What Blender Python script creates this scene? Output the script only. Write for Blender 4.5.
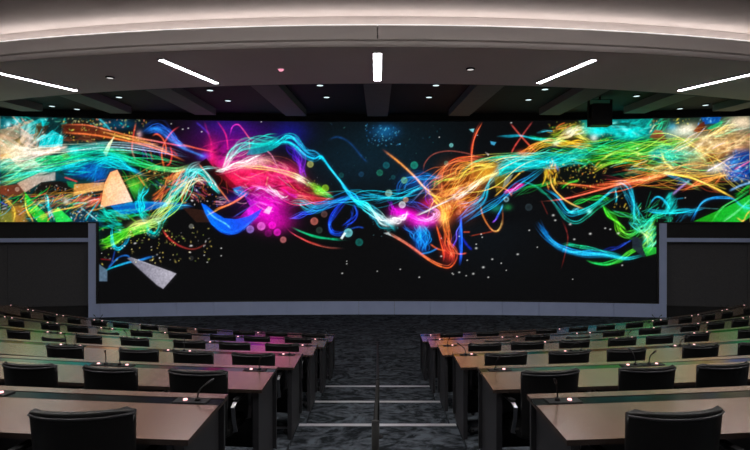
import bpy, bmesh, math, random
import numpy as np
from mathutils import Vector, Matrix
random.seed(7)
for o in list(bpy.data.objects): bpy.data.objects.remove(o)
scene = bpy.context.scene
COL = scene.collection

# ------------------------------------------------------------------ camera
F, PX, PY, CZ = 540.0, 377.5, 222.0, 3.0          # focal length in pixels, principal point, camera height
cam_d = bpy.data.cameras.new('camera'); cam = bpy.data.objects.new('camera', cam_d); COL.objects.link(cam)
cam.location = (0, 0, CZ); cam.rotation_euler = (math.pi/2, 0, 0)
cam_d.sensor_width = 36.0; cam_d.lens = F/750*36
cam_d.shift_x = (375-PX)/750; cam_d.shift_y = (PY-225)/750
cam_d.clip_start = 0.05; cam_d.clip_end = 200
scene.camera = cam
# ------------------------------------------------------------------ world, lamps, exposure
w = bpy.data.worlds.new('world'); scene.world = w; w.use_nodes = True
w.node_tree.nodes['Background'].inputs[0].default_value = (0.02, 0.02, 0.025, 1)
w.node_tree.nodes['Background'].inputs[1].default_value = 0.3
LINEAR_STRENGTH = 14.0      # linear luminaires in the soffit
COVE_STRENGTH = 6.0         # hidden strip in the cove
SEAT_FILL_STRENGTH = 64.0        # unseen fill lights added over the seating to brighten the hall
SCREEN_STRENGTH = 1.1
vs = scene.view_settings
vs.view_transform = 'Standard'; vs.look = 'None'; vs.gamma = 1.0; vs.use_curve_mapping = False
vs.exposure = 0.4

# ------------------------------------------------------------------ helpers
def tag(o, label=None, cat=None, group=None, kind=None):
    if label: o['label'] = label
    if cat: o['category'] = cat
    if group: o['group'] = group
    if kind: o['kind'] = kind
    return o
def empty(name, loc=(0,0,0), rz=0.0):
    o = bpy.data.objects.new(name, None); COL.objects.link(o)
    o.location = loc; o.rotation_euler = (0,0,rz); o.empty_display_size = 0.1
    return o
class MB:
    def __init__(s): s.v = []; s.f = []
    def add(s, vs_, fs):
        n = len(s.v); s.v += [tuple(p) for p in vs_]; s.f += [tuple(i+n for i in f) for f in fs]
    def box(s, x0,x1,y0,y1,z0,z1):
        s.add([(x0,y0,z0),(x1,y0,z0),(x1,y1,z0),(x0,y1,z0),(x0,y0,z1),(x1,y0,z1),(x1,y1,z1),(x0,y1,z1)],
              [(3,2,1,0),(4,5,6,7),(0,1,5,4),(1,2,6,5),(2,3,7,6),(3,0,4,7)])
    def prism(s, poly, z0, z1):
        n = len(poly)
        s.add([(x,y,z0) for x,y in poly]+[(x,y,z1) for x,y in poly],
              [tuple(range(n-1,-1,-1)), tuple(range(n,2*n))]+[(i,(i+1)%n,n+(i+1)%n,n+i) for i in range(n)])
    def tube(s, pts, r, n=8, closed=False):
        pts = [Vector(p) for p in pts]; m = len(pts)
        rs = r if isinstance(r,(list,tuple)) else [r]*m
        vv = []; up = None
        for i,p in enumerate(pts):
            if closed: t = pts[(i+1)%m]-pts[i-1]
            else: t = pts[min(i+1,m-1)]-pts[max(i-1,0)]
            t.normalize()
            if up is None: up = Vector((0,0,1)) if abs(t.z)<.9 else Vector((1,0,0))
            a = up - t*up.dot(t)
            if a.length<1e-5: a = t.orthogonal()
            a.normalize(); b = t.cross(a); up = a
            for k in range(n):
                g = 2*math.pi*k/n; vv.append(p+(a*math.cos(g)+b*math.sin(g))*rs[i])
        fs = []
        for i in range(m if closed else m-1):
            j = (i+1)%m
            for k in range(n): fs.append((i*n+k, j*n+k, j*n+(k+1)%n, i*n+(k+1)%n))
        if not closed:
            fs.append(tuple(range(n))[::1]); fs.append(tuple(range((m-1)*n+n-1,(m-1)*n-1,-1)))
        s.add(vv, fs)
    def cyl(s, x,y,z0,z1,r,n=14,r2=None):
        r2 = r if r2 is None else r2
        vv = [(x+r*math.cos(2*math.pi*k/n), y+r*math.sin(2*math.pi*k/n), z0) for k in range(n)]
        vv += [(x+r2*math.cos(2*math.pi*k/n), y+r2*math.sin(2*math.pi*k/n), z1) for k in range(n)]
        s.add(vv, [tuple(range(n-1,-1,-1)), tuple(range(n,2*n))]+[(k,(k+1)%n,n+(k+1)%n,n+k) for k in range(n)])
    def sweep(s, prof, path):
        """prof: list of section indices; path(i) -> list of 3D points of the closed section at station i"""
        st = path; n = len(st[0]); m = len(st); vv = [p for sec in st for p in sec]; fs = []
        for i in range(m-1):
            for k in range(n): fs.append((i*n+k, i*n+(k+1)%n, (i+1)*n+(k+1)%n, (i+1)*n+k))
        fs.append(tuple(range(n-1,-1,-1))); fs.append(tuple(range((m-1)*n, m*n)))
        s.add(vv, fs)
    def build(s, name, m, parent=None, smooth=False, bevel=0, fix=True):
        me = bpy.data.meshes.new(name); me.from_pydata(s.v, [], s.f)
        if fix or bevel:
            bm = bmesh.new(); bm.from_mesh(me)
            if bevel:
                es = [e for e in bm.edges if len(e.link_faces)==2 and e.calc_face_angle(0)>0.6]
                bmesh.ops.bevel(bm, geom=es, offset=bevel, segments=2, profile=0.5, affect='EDGES')
            bmesh.ops.recalc_face_normals(bm, faces=bm.faces); bm.to_mesh(me); bm.free()
        me.materials.append(m)
        if smooth:
            me.polygons.foreach_set('use_smooth', [True]*len(me.polygons))
        o = bpy.data.objects.new(name, me); COL.objects.link(o)
        if parent: o.parent = parent
        return o
def copy_tree(o, parent=None):
    c = o.copy(); COL.objects.link(c); c.parent = parent
    for ch in list(o.children): copy_tree(ch, c)
    return c
def hide_tree_remove(o):
    for ch in list(o.children): hide_tree_remove(ch)
    bpy.data.objects.remove(o)

# ------------------------------------------------------------------ materials
def mat(name, col, rough=0.5, metal=0.0, spec=0.5, emit=None, es=0.0):
    m = bpy.data.materials.new(name); m.use_nodes = True
    b = m.node_tree.nodes['Principled BSDF']
    b.inputs['Base Color'].default_value = (*col, 1); b.inputs['Roughness'].default_value = rough
    b.inputs['Metallic'].default_value = metal; b.inputs['Specular IOR Level'].default_value = spec
    if emit: b.inputs['Emission Color'].default_value = (*emit,1); b.inputs['Emission Strength'].default_value = es
    return m
def noisy(m, scale, c0, c1, bump=0.0, stretch=(1,1,1), detail=4, rough=None):
    nt = m.node_tree; N = nt.nodes; L = nt.links; b = N['Principled BSDF']
    tc = N.new('ShaderNodeTexCoord'); mp = N.new('ShaderNodeMapping'); mp.inputs['Scale'].default_value = stretch
    no = N.new('ShaderNodeTexNoise'); no.inputs['Scale'].default_value = scale; no.inputs['Detail'].default_value = detail
    cr = N.new('ShaderNodeValToRGB'); cr.color_ramp.elements[0].position = .3; cr.color_ramp.elements[1].position = .7
    cr.color_ramp.elements[0].color = (*c0,1); cr.color_ramp.elements[1].color = (*c1,1)
    L.new(tc.outputs['Object'], mp.inputs[0]); L.new(mp.outputs[0], no.inputs[0]); L.new(no.outputs[0], cr.inputs[0])
    L.new(cr.outputs[0], b.inputs['Base Color'])
    if bump:
        bp = N.new('ShaderNodeBump'); bp.inputs['Strength'].default_value = bump; bp.inputs['Distance'].default_value = .01
        L.new(no.outputs[0], bp.inputs['Height']); L.new(bp.outputs[0], b.inputs['Normal'])
    return m
M = {}
M['upper'] = noisy(mat('painted_ceiling', (.5,.45,.43), .9), 3, (.48,.43,.41), (.52,.47,.45))
M['fascia'] = noisy(mat('fascia_paint', (.70,.65,.63), .85), 2, (.69,.64,.62), (.71,.66,.64))
M['soffit'] = noisy(mat('soffit_paint', (.78,.70,.68), .9), 2, (.77,.69,.67), (.79,.71,.69))
M['black'] = noisy(mat('black_paint', (.012,.012,.013), .8), 5, (.010,.010,.011), (.014,.014,.015))
M['beam'] = noisy(mat('beam_paint', (.16,.17,.165), .8), 4, (.15,.16,.155), (.17,.18,.175))
M['bezel'] = mat('bezel_black', (.008,.008,.009), .5)
M['basepanel'] = noisy(mat('base_panel_lacquer', (.44,.53,.80), .5), 3, (.42,.51,.78), (.46,.55,.82))
M['alcove'] = noisy(mat('alcove_fabric', (.07,.07,.075), .9), 30, (.06,.06,.065), (.08,.08,.085))
M['sidewall'] = noisy(mat('side_wall_fabric', (.66,.61,.59), .9), 8, (.64,.59,.57), (.68,.63,.61))
M['led'] = mat('luminaire_diffuser', (.8,.8,.8), .5, emit=(1.0,.97,1.0), es=LINEAR_STRENGTH)
M['seatfill'] = mat('added_seating_fill', (.8,.8,.8), .5, emit=(1.0,.95,.93), es=SEAT_FILL_STRENGTH)
M['cove'] = mat('cove_strip', (.8,.8,.8), .5, emit=(1.0,.93,.90), es=COVE_STRENGTH)
M['lip'] = mat('cove_lip_diffuser', (.8,.8,.8), .5, emit=(1.0,.95,.93), es=.75)
M['downlight'] = mat('downlight_lens', (.8,.8,.8), .4, emit=(.75,.95,1.0), es=.9)
M['softlight'] = mat('soft_downlight_lens', (.8,.8,.8), .4, emit=(1,.97,.95), es=.45)
M['redlight'] = mat('sensor_indicator', (.5,.1,.15), .4, emit=(1,.35,.5), es=.8)
M['trimwhite'] = mat('luminaire_frame', (.55,.55,.56), .4)
M['panel'] = noisy(mat('desk_panel_laminate', (.016,.016,.019), .5), 20, (.014,.014,.017), (.019,.019,.022))
M['edge'] = noisy(mat('worktop_edge_band', (.03,.018,.014), .5), 20, (.026,.016,.012), (.034,.020,.016))
M['strip'] = mat('black_glass_strip', (.006,.007,.008), .12, spec=.6)
M['leather'] = noisy(mat('black_leather', (.004,.004,.004), .45, spec=.3), 220, (.0035,.0035,.0035), (.005,.005,.0052), bump=.1)
M['piping'] = mat('leather_piping', (.02,.02,.023), .35)
M['chrome'] = mat('polished_chrome', (.26,.26,.28), .42, 1.0)
M['blackmetal'] = mat('black_metal', (.006,.006,.006), .6, .0, spec=.2)
M['plastic'] = mat('black_plastic', (.006,.006,.007), .45, spec=.3)
M['button'] = mat('mic_button_light', (.8,.3,.35), .4, emit=(1.0,.55,.55), es=1.3)
M['nosing'] = noisy(mat('nosing_aluminium', (.5,.5,.52), .45, .3), 30, (.47,.47,.49), (.53,.53,.55))
M['sensor'] = mat('sensor_plastic', (.7,.68,.68), .4)
# wood veneer: grain runs across the desk, tone varies a little between panels
def wood():
    m = mat('walnut_veneer', (.2,.13,.09), .24, spec=.5); m.node_tree.nodes['Principled BSDF'].inputs['IOR'].default_value = 1.75; m.node_tree.nodes['Principled BSDF'].inputs['Coat Weight'].default_value = .7; m.node_tree.nodes['Principled BSDF'].inputs['Coat Roughness'].default_value = .22; m.node_tree.nodes['Principled BSDF'].inputs['Coat IOR'].default_value = 1.6; nt = m.node_tree; N = nt.nodes; L = nt.links; b = N['Principled BSDF']
    tc = N.new('ShaderNodeTexCoord'); mp = N.new('ShaderNodeMapping'); mp.inputs['Scale'].default_value = (9, 1.0, 3); mp.inputs['Rotation'].default_value = (0,0,.08)
    no = N.new('ShaderNodeTexNoise'); no.inputs['Scale'].default_value = 3.2; no.inputs['Detail'].default_value = 6; no.inputs['Distortion'].default_value = .6
    cr = N.new('ShaderNodeValToRGB'); e = cr.color_ramp.elements
    e[0].position = .34; e[0].color = (.112,.053,.036,1); e[1].position = .66; e[1].color = (.185,.096,.067,1)
    oi = N.new('ShaderNodeObjectInfo'); hv = N.new('ShaderNodeHueSaturation'); mr = N.new('ShaderNodeMapRange')
    mr.inputs['To Min'].default_value = .9; mr.inputs['To Max'].default_value = 1.1
    L.new(tc.outputs['Object'], mp.inputs[0]); L.new(mp.outputs[0], no.inputs[0]); L.new(no.outputs[0], cr.inputs[0])
    L.new(oi.outputs['Random'], mr.inputs[0]); L.new(mr.outputs[0], hv.inputs['Value']); L.new(cr.outputs[0], hv.inputs['Color'])
    L.new(hv.outputs[0], b.inputs['Base Color'])
    return m
M['wood'] = wood()
def carpet():
    m = mat('patterned_carpet', (.03,.035,.04), .95, spec=.1); nt = m.node_tree; N = nt.nodes; L = nt.links; b = N['Principled BSDF']
    tc = N.new('ShaderNodeTexCoord'); mp = N.new('ShaderNodeMapping'); mp.inputs['Scale'].default_value = (.8,1.3,1)
    wv = N.new('ShaderNodeTexNoise'); wv.inputs['Scale'].default_value = 2.3; wv.inputs['Detail'].default_value = 5; wv.inputs['Distortion'].default_value = 2.6; wv.inputs['Roughness'].default_value = .62
    no = N.new('ShaderNodeTexNoise'); no.inputs['Scale'].default_value = 14; no.inputs['Detail'].default_value = 6
    mx = N.new('ShaderNodeMix'); mx.data_type = 'FLOAT'; mx.inputs[0].default_value = .3
    cr = N.new('ShaderNodeValToRGB'); e = cr.color_ramp.elements
    e[0].position = .43; e[0].color = (.006,.008,.010,1); e[1].position = .59; e[1].color = (.068,.080,.095,1)
    L.new(tc.outputs['Object'], mp.inputs[0]); L.new(mp.outputs[0], wv.inputs[0]); L.new(mp.outputs[0], no.inputs[0])
    L.new(wv.outputs['Fac'], mx.inputs[2]); L.new(no.outputs[0], mx.inputs[3]); L.new(mx.outputs[0], cr.inputs[0]); L.new(cr.outputs[0], b.inputs['Base Color'])
    bp = N.new('ShaderNodeBump'); bp.inputs['Strength'].default_value = .3; bp.inputs['Distance'].default_value = .01
    L.new(no.outputs[0], bp.inputs['Height']); L.new(bp.outputs[0], b.inputs['Normal'])
    return m
M['carpet'] = carpet()

# ------------------------------------------------------------------ layout of the hall
NROW, RUN, RISE, DESKH, DESKD, UNIT = 6, 1.54, 0.2534, 0.75, 0.65, 1.43
AH, CURB, CX0 = 0.853, 0.895, 1.3                 # aisle half width, kerb, arc centre offset
RF = {k: 17.5+RUN*(6-k) for k in range(0,8)}      # radius of the far (screen side) edge of desk row k, row 1 nearest
YC = 10.826+math.sqrt(17.5**2-(AH+CX0)**2)
PLAT = {k: max(0.0, RISE*(6-k)) for k in range(-1,8)}
def arc_pt(side, r, ang, z=0.0):                   # side -1 left block, +1 right block
    return (side*(r*math.sin(ang)-CX0), YC-r*math.cos(ang), z)
def ang_at_x(r, x): return math.asin((x+CX0)/r)
def ang_of_px(side, px, r):                        # where the column of the photograph meets the row arc
    t = side*(px-PX)/F                             # |X| = t*Y
    a = 1+t*t; b = 2*(t*CX0-YC); c = CX0**2+YC**2-r*r
    Y = (-b-math.sqrt(b*b-4*a*c))/(2*a)
    return math.asin((t*Y+CX0)/r)
RW = 70.0                                          # the screen wall is a shallow cylinder
YW = 17.6
def wall_pt(x, z, d=0.0):
    return (x*(1-d/RW), YW-RW+math.sqrt(RW*RW-x*x)*(1-d/RW), z)     # d towards the audience
SX, SXO = 8.86, 14.8                               # half width of the tall screen, of the whole screen
SZ0, SZ1, SZT = 0.427, 3.0, 6.26

# ------------------------------------------------------------------ setting
b = MB(); b.box(-16.5,16.5,-4.5,19,-.1,0)
tag(b.build('floor', M['carpet']), 'dark slate patterned carpet floor below the screen', kind='structure')
b = MB(); b.box(-16.7,-16.5,-4.5,19,0,7.2); tag(b.build('wall_left', M['sidewall']), 'dim fabric side wall', kind='structure')
b = MB(); b.box(16.5,16.7,-4.5,19,0,7.2); tag(b.build('wall_right', M['sidewall']), 'dim fabric side wall', kind='structure')
b = MB(); b.box(-16.7,16.7,-4.7,-4.5,0,7.2); tag(b.build('wall_back', M['sidewall']), 'rear wall behind the seating', kind='structure')
def wall_strip(x0, x1, z0, z1, d0, d1, n):
    mb = MB(); st = []
    for i in range(n+1):
        x = x0+(x1-x0)*i/n
        st.append([wall_pt(x,z0,d0), wall_pt(x,z0,d1), wall_pt(x,z1,d1), wall_pt(x,z1,d0)])
    mb.sweep(None, st); return mb
tag(wall_strip(-16.4,16.4,0,7.2,-.9,-.5,40).build('wall_front', M['black']), 'black wall that carries the screen', kind='structure')

# tiers: one raised block each side of the aisle for every row, treads with a light nosing in the aisle
def tier(side, k):
    r0, r1 = RF[k]+.07, RF[k]+RUN+.07
    if k == 1: r1 = RF[1]+4.6
    n = 18; poly = []
    amax = ang_at_x(r0, 15.9)
    for i in range(n+1):
        a0 = ang_at_x(r0, CURB); a = a0+(amax-a0)*i/n; poly.append(arc_pt(side, r0, a)[:2])
    for i in range(n,-1,-1):
        a0 = ang_at_x(r1, CURB); a1 = ang_at_x(r1, 15.9); a = a0+(a1-a0)*i/n; poly.append(arc_pt(side, r1, a)[:2])
    mb = MB(); mb.prism(poly, 0.0, PLAT[k]); return mb
for k in range(5,0,-1):
    for side in (-1,1):
        tag(tier(side,k).build('trim_%d' % (20+2*k+(side>0)), M['carpet']), 'carpeted seating tier', kind='structure')
def nose_y(k): return YC-math.sqrt((RF[k]+.07)**2-(CURB+CX0)**2)
for k in range(5,0,-1):
    y1 = nose_y(k); y0 = nose_y(k-1) if k > 1 else -1.6
    mb = MB(); mb.box(-CURB+.002, CURB-.002, y0, y1, 0, PLAT[k]-.05)
    t = tag(mb.build('trim_%d' % (40+k), M['carpet']), 'carpeted aisle step', kind='structure')
    mb = MB(); mb.box(-CURB+.01, CURB-.01, y1-.055, y1+.006, PLAT[k]-.052, PLAT[k]-.044)
    mb.box(-CURB+.01, CURB-.01, y1+.001, y1+.006, PLAT[k]-.09, PLAT[k]-.044)
    mb.build('nosing_strip', M['nosing'], t)

# ceiling: upper ceiling, cove, stepped fascia, soffit, black grid zone with beams
HS, HL, HU, HD, HB = CZ+3.2, CZ+3.575, CZ+3.853, CZ+3.5, CZ+3.3
CR, CYC = 31.0, 40.96                              # radius of the soffit's near edge and its centre
def ring(r0, r1, z0, z1, n=44, xm=18.5):
    mb = MB(); st = []
    for i in range(n+1):
        x = -xm+2*xm*i/n
        def P(r,z): 
            s_ = x/xm*math.asin(min(.99,xm/r)); return (r*math.sin(s_), CYC-r*math.cos(s_), z)
        st.append([P(r0,z0),P(r0,z1),P(r1,z1),P(r1,z0)])
    mb.sweep(None, st); return mb
ceil = empty('ceiling', (0,0,0)); tag(ceil, 'stepped curved ceiling with cove lighting', kind='structure')
ring(CR-.14, CR+16.0, HU, HU+.1).build('upper_ceiling', M['upper'], ceil)
ring(CR-.30, CR-.14, HL-.02, HU+.1).build('cove_back', M['upper'], ceil)
ring(CR-.139, CR+.16, HL-.04, HL-.02).build('cove_ledge', M['fascia'], ceil)
# fascia in two halves with a joint on the axis, as in the photograph
for sgn in (-1,1):
    mb = MB(); st = []
    for i in range(21):
        s_ = sgn*(.0003+(math.asin(18.5/CR)-.0003)*i/20)
        sec = []
        for r,z in ((CR+.13,CZ+3.32),(CR+.13,HL-.001),(CR+.16,HL-.001),(CR+.16,CZ+3.32)):
            sec.append((r*math.sin(s_), CYC-r*math.cos(s_), z))
        st.append(sec)
    mb.sweep(None, st); mb.build('fascia_panel', M['fascia'], ceil)
ring(CR+.085, CR+.131, CZ+3.315, CZ+3.335).build('fascia_return', M['fascia'], ceil)
ring(CR+.065, CR+.085, HS, CZ+3.335).build('lower_fascia', M['fascia'], ceil)
ring(CR+.13, CR+.165, HL, HL+.012).build('lip_light', M['lip'], ceil)
ring(CR-.06, CR+.02, HL-.019, HL-.008).build('cove_light', M['cove'], ceil)
ring(CR-2.52, CR+.085, HS, HS+.05).build('soffit', M['soffit'], ceil)
ring(CR-2.56, CR-2.52, HS, HD+.05).build('soffit_edge', M['black'], ceil)
mb = MB(); rr = CR-2.53; mb.prism([(-16.4+32.8*i/40, CYC-math.sqrt(rr*rr-(-16.4+32.8*i/40)**2)) for i in range(41)]+[(16.4,19.5),(-16.4,19.5)],HD,HD+.1)
mb.build('dark_ceiling', M['black'], ceil)
bx = [(0,0),(2.77,2.53),(5.5,5.3),(8.05,7.8),(10.65,10.3),(13.2,12.8)]
for i,(xa,xb) in enumerate(bx):
    for sgn in ((1,) if i == 0 else (-1,1)):
        ya = 12.42+ (xa*xa)/(2*28.5); mb = MB()
        yb = wall_pt(xb,0)[1]-.75
        poly = [(sgn*xa-.34,ya),(sgn*xa+.34,ya),(sgn*xb+.32,yb),(sgn*xb-.32,yb)]
        mb.prism(poly, HB, HD-.001); mb.build('ceiling_beam', M['beam'], ceil)

# ------------------------------------------------------------------ the picture on the screen (painted into a colour grid in numpy)
SC = 2; AX0, AY0, AW, AHT = -4, 106, 758, 200
CV = np.zeros((AHT*SC, AW*SC, 3)); CV[:] = np.array((11,11,12))/255
yy_, xx_ = np.mgrid[0:AHT*SC, 0:AW*SC]; GX = xx_/SC+AX0; GY = yy_/SC+AY0
rng = np.random.default_rng(5)
def C_(c): return np.array(c, float)/255
def spline(pts, ds=0.35):
    P = np.array(pts, float)
    if len(P) == 2: P = np.array([P[0], P.mean(0), P[1]])
    Q = np.vstack([2*P[0]-P[1], P, 2*P[-1]-P[-2]]); out = []
    for i in range(len(P)-1):
        p0,p1,p2,p3 = Q[i:i+4]; n = max(2,int(np.hypot(*(p2-p1))/ds)); t = np.linspace(0,1,n,endpoint=False)[:,None]
        out.append(.5*((2*p1)+(-p0+p2)*t+(2*p0-5*p1+4*p2-p3)*t*t+(-p0+3*p1-3*p2+p3)*t**3))
    out.append(P[-1:]); return np.vstack(out)
def splat(S, cols, wid, alpha):
    """screen-blend a soft line through the samples S; cols (n,3), wid in photo pixels (full width), alpha (n,)"""
    n = len(S); sg = np.maximum(np.asarray(wid)*SC*.42, .55)*np.ones(n)
    X = (S[:,0]-AX0)*SC; Y = (S[:,1]-AY0)*SC; R = int(np.ceil(sg.max()*2.4))
    ok = (X>-R)&(Y>-R)&(X<AW*SC+R)&(Y<AHT*SC+R)
    if not ok.any(): return
    X,Y,sg,cols,alpha = X[ok],Y[ok],sg[ok],cols[ok],alpha[ok]
    x0 = int(max(0,X.min()-R)); x1 = int(min(AW*SC-1,X.max()+R)); y0 = int(max(0,Y.min()-R)); y1 = int(min(AHT*SC-1,Y.max()+R))
    if x1<=x0 or y1<=y0: return
    off = np.arange(-R,R+1); ix = np.floor(X).astype(int)[:,None,None]+off[None,None,:]; iy = np.floor(Y).astype(int)[:,None,None]+off[None,:,None]
    d2 = (ix+.5-X[:,None,None])**2+(iy+.5-Y[:,None,None])**2
    sgm = sg[:,None,None]; ds = .35*SC
    W = np.exp(-d2/(2*sgm**2))*ds/(2.5066*sgm)
    ixb = np.broadcast_to(ix,W.shape); iyb = np.broadcast_to(iy,W.shape)
    m = (ixb>=x0)&(ixb<=x1)&(iyb>=y0)&(iyb<=y1)
    wx = x1-x0+1; hy = y1-y0+1; idx = ((iyb-y0)*wx+(ixb-x0))[m]
    wa = (W*alpha[:,None,None])[m]
    den = np.bincount(idx, wa, wx*hy); res = np.empty((wx*hy,3))
    for c in range(3): res[:,c] = np.bincount(idx, (W*(alpha*cols[:,c])[:,None,None])[m], wx*hy)
    over = np.maximum(den,1)[:,None]; A = (res/over).reshape(hy,wx,3)
    V = CV[y0:y1+1,x0:x1+1]; A = np.clip(A,0,1); V[:] = np.maximum(V,A)+.45*np.minimum(V,A)*(1-np.maximum(V,A))
def ramp(cols, n):
    c = np.array(cols,float)/255
    if c.ndim == 1: return np.repeat(c[None],n,0)
    t = np.linspace(0,len(c)-1,n); i = np.minimum(t.astype(int),len(c)-2); f = (t-i)[:,None]; return c[i]*(1-f)+c[i+1]*f
def S(pts, cols, wd=1.0, a=.9, taper=True):
    s = spline(pts); n = len(s); al = np.full(n,a)
    if taper: al = a*np.minimum(1, np.minimum(np.linspace(0,8,n), np.linspace(8,0,n))+.15)
    splat(s, ramp(cols,n), wd, al)
def R_(pts, cols, n=8, spread=4, wd=.9, a=.6, seed=None, pinch=0):
    """a braid of n strands along the path; spread is its half width (number or list along it)"""
    s = spline(pts); m = len(s); t = np.gradient(s,axis=0); t /= np.maximum(1e-6,np.hypot(t[:,0],t[:,1]))[:,None]; nn = np.stack([-t[:,1],t[:,0]],1)
    sp = np.interp(np.linspace(0,1,m), np.linspace(0,1,len(spread)) if isinstance(spread,(list,tuple)) else [0,1], spread if isinstance(spread,(list,tuple)) else [spread]*2)
    u = np.linspace(0,1,m)
    for k in range(int(min(n*1.5, 2+2.3*sp.max()))):
        o = rng.uniform(-1,1)*.55+.7*np.sin(u*rng.uniform(2,8)+rng.uniform(0,6.3))+.35*np.sin(u*rng.uniform(6,13)+rng.uniform(0,6.3))
        i0 = int(m*max(0,rng.uniform(-.4,.25))); i1 = int(m*min(1,rng.uniform(.75,1.4))); q = (s+nn*(o*sp)[:,None])[i0:i1]
        if len(q)<4: continue
        c = ramp(cols,m)[i0:i1]*rng.uniform(.65,1.25)+rng.uniform(-.04,.04,3); al = a*rng.uniform(.45,1.35)*np.minimum(1,np.minimum(np.linspace(0,6,len(q)),np.linspace(6,0,len(q)))+.1)
        splat(q, np.clip(c,0,1), wd*.72*rng.uniform(.5,1.5), al)
def P(pts, c0, a=.9, c1=None, soft=.7, dirn=(1,0)):
    """filled shard; c0->c1 along dirn"""
    p = np.array(pts,float); x0,y0 = p.min(0)-3-soft; x1,y1 = p.max(0)+3+soft
    i0 = max(0,int((x0-AX0)*SC)); i1 = min(AW*SC,int((x1-AX0)*SC)+1); j0 = max(0,int((y0-AY0)*SC)); j1 = min(AHT*SC,int((y1-AY0)*SC)+1)
    if i1<=i0 or j1<=j0: return
    gx = GX[j0:j1,i0:i1]; gy = GY[j0:j1,i0:i1]; ins = np.zeros(gx.shape,bool); dist = np.full(gx.shape,1e9)
    for k in range(len(p)):
        ax,ay = p[k]; bx_,by = p[(k+1)%len(p)]
        cond = ((ay>gy)!=(by>gy)); ins ^= cond&(gx<(bx_-ax)*(gy-ay)/((by-ay) if abs(by-ay)>1e-9 else 1e-9)+ax)
        dx,dy = bx_-ax,by-ay; t = np.clip(((gx-ax)*dx+(gy-ay)*dy)/max(1e-9,dx*dx+dy*dy),0,1); dist = np.minimum(dist,np.hypot(gx-ax-t*dx,gy-ay-t*dy))
    sd = np.where(ins,dist,-dist); mk = np.clip(sd/soft+.5,0,1)*a
    c = C_(c0)
    if c1 is not None:
        g = gx*dirn[0]+gy*dirn[1]; pr = p@np.array(dirn,float); g = np.clip((g-pr.min())/max(1e-6,pr.max()-pr.min()),0,1)[...,None]; c = C_(c0)*(1-g)+C_(c1)*g
    V = CV[j0:j1,i0:i1]; V[:] = V*(1-mk[...,None])+c*mk[...,None]
def G(x,y,rx,ry,col,a=.8,rot=0.0):
    """soft glow, screen blend"""
    R = max(rx,ry)*2.3; i0 = max(0,int((x-R-AX0)*SC)); i1 = min(AW*SC,int((x+R-AX0)*SC)); j0 = max(0,int((y-R-AY0)*SC)); j1 = min(AHT*SC,int((y+R-AY0)*SC))
    if i1<=i0 or j1<=j0: return
    gx = GX[j0:j1,i0:i1]-x; gy = GY[j0:j1,i0:i1]-y; c,s = math.cos(rot),math.sin(rot); u = (gx*c+gy*s)/rx; v = (-gx*s+gy*c)/ry
    mk = np.exp(-(u*u+v*v))*a; V = CV[j0:j1,i0:i1]; V[:] = 1-(1-V)*(1-mk[...,None]*C_(col))
def K(x,y,rx,ry,a=.8,rot=0.0,col=(10,10,12)):
    """soft dark patch, normal blend"""
    R = max(rx,ry)*2.3; i0 = max(0,int((x-R-AX0)*SC)); i1 = min(AW*SC,int((x+R-AX0)*SC)); j0 = max(0,int((y-R-AY0)*SC)); j1 = min(AHT*SC,int((y+R-AY0)*SC))
    if i1<=i0 or j1<=j0: return
    gx = GX[j0:j1,i0:i1]-x; gy = GY[j0:j1,i0:i1]-y; c,s = math.cos(rot),math.sin(rot); u = (gx*c+gy*s)/rx; v = (-gx*s+gy*c)/ry
    mk = (np.exp(-(u*u+v*v)**1.5)*a)[...,None]; V = CV[j0:j1,i0:i1]; V[:] = V*(1-mk)+C_(col)*mk
def D(x,y,r,col,a=.7):
    """bokeh disc with a brighter rim"""
    i0 = max(0,int((x-r-2-AX0)*SC)); i1 = min(AW*SC,int((x+r+2-AX0)*SC)+1); j0 = max(0,int((y-r-2-AY0)*SC)); j1 = min(AHT*SC,int((y+r+2-AY0)*SC)+1)
    r *= .9; a *= .78; d = np.hypot(GX[j0:j1,i0:i1]-x,GY[j0:j1,i0:i1]-y); mk = np.clip((r-d)/.8+.5,0,1)*(.65+.35*np.clip(d/r,0,1))*a
    V = CV[j0:j1,i0:i1]; V[:] = 1-(1-V)*(1-mk[...,None]*C_(col))
def X(x0,x1,y0,y1,n,cols,smin=.5,smax=1.2,a=.9):
    """scattered flecks"""
    for _ in range(n):
        x = rng.uniform(x0,x1); y = rng.uniform(y0,y1); c = cols[rng.integers(len(cols))]; r = rng.uniform(smin,smax)*.78
        G(x,y,r*rng.uniform(.8,1.9),r*.8,c,a*rng.uniform(.3,.95),rng.uniform(0,3.1))
def B(cx,cy,rx,ry,ang,cols,n,ln,wd=.9,a=.6,curv=.25):
    """scribble: many short strokes in an ellipse, roughly along ang (radians)"""
    for _ in range(n):
        g = rng.uniform(0,6.28); q = math.sqrt(rng.uniform(0,1)); x = cx+rx*q*math.cos(g); y = cy+ry*q*math.sin(g)
        t = ang+rng.normal(0,.22); L = ln*rng.uniform(.5,1.3)/2; dx,dy = math.cos(t)*L,math.sin(t)*L; k = rng.uniform(-curv,curv)
        S([(x-dx,y-dy),(x-dy*k,y+dx*k),(x+dx,y+dy)], cols[rng.integers(len(cols))], wd*rng.uniform(.6,1.6), a*rng.uniform(.4,1.1))
def BK(cx,cy,rx,ry,ang,n,ln,w=.6,a=.6,col=(10,10,12)):
    for _ in range(n):
        g = rng.uniform(0,6.28); q = math.sqrt(rng.uniform(0,1)); K(cx+rx*q*math.cos(g),cy+ry*q*math.sin(g),ln*rng.uniform(.4,1)/2,w*1.3*rng.uniform(.6,1.8),.75*a*rng.uniform(.4,1),ang+rng.normal(0,.25),col)
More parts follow.
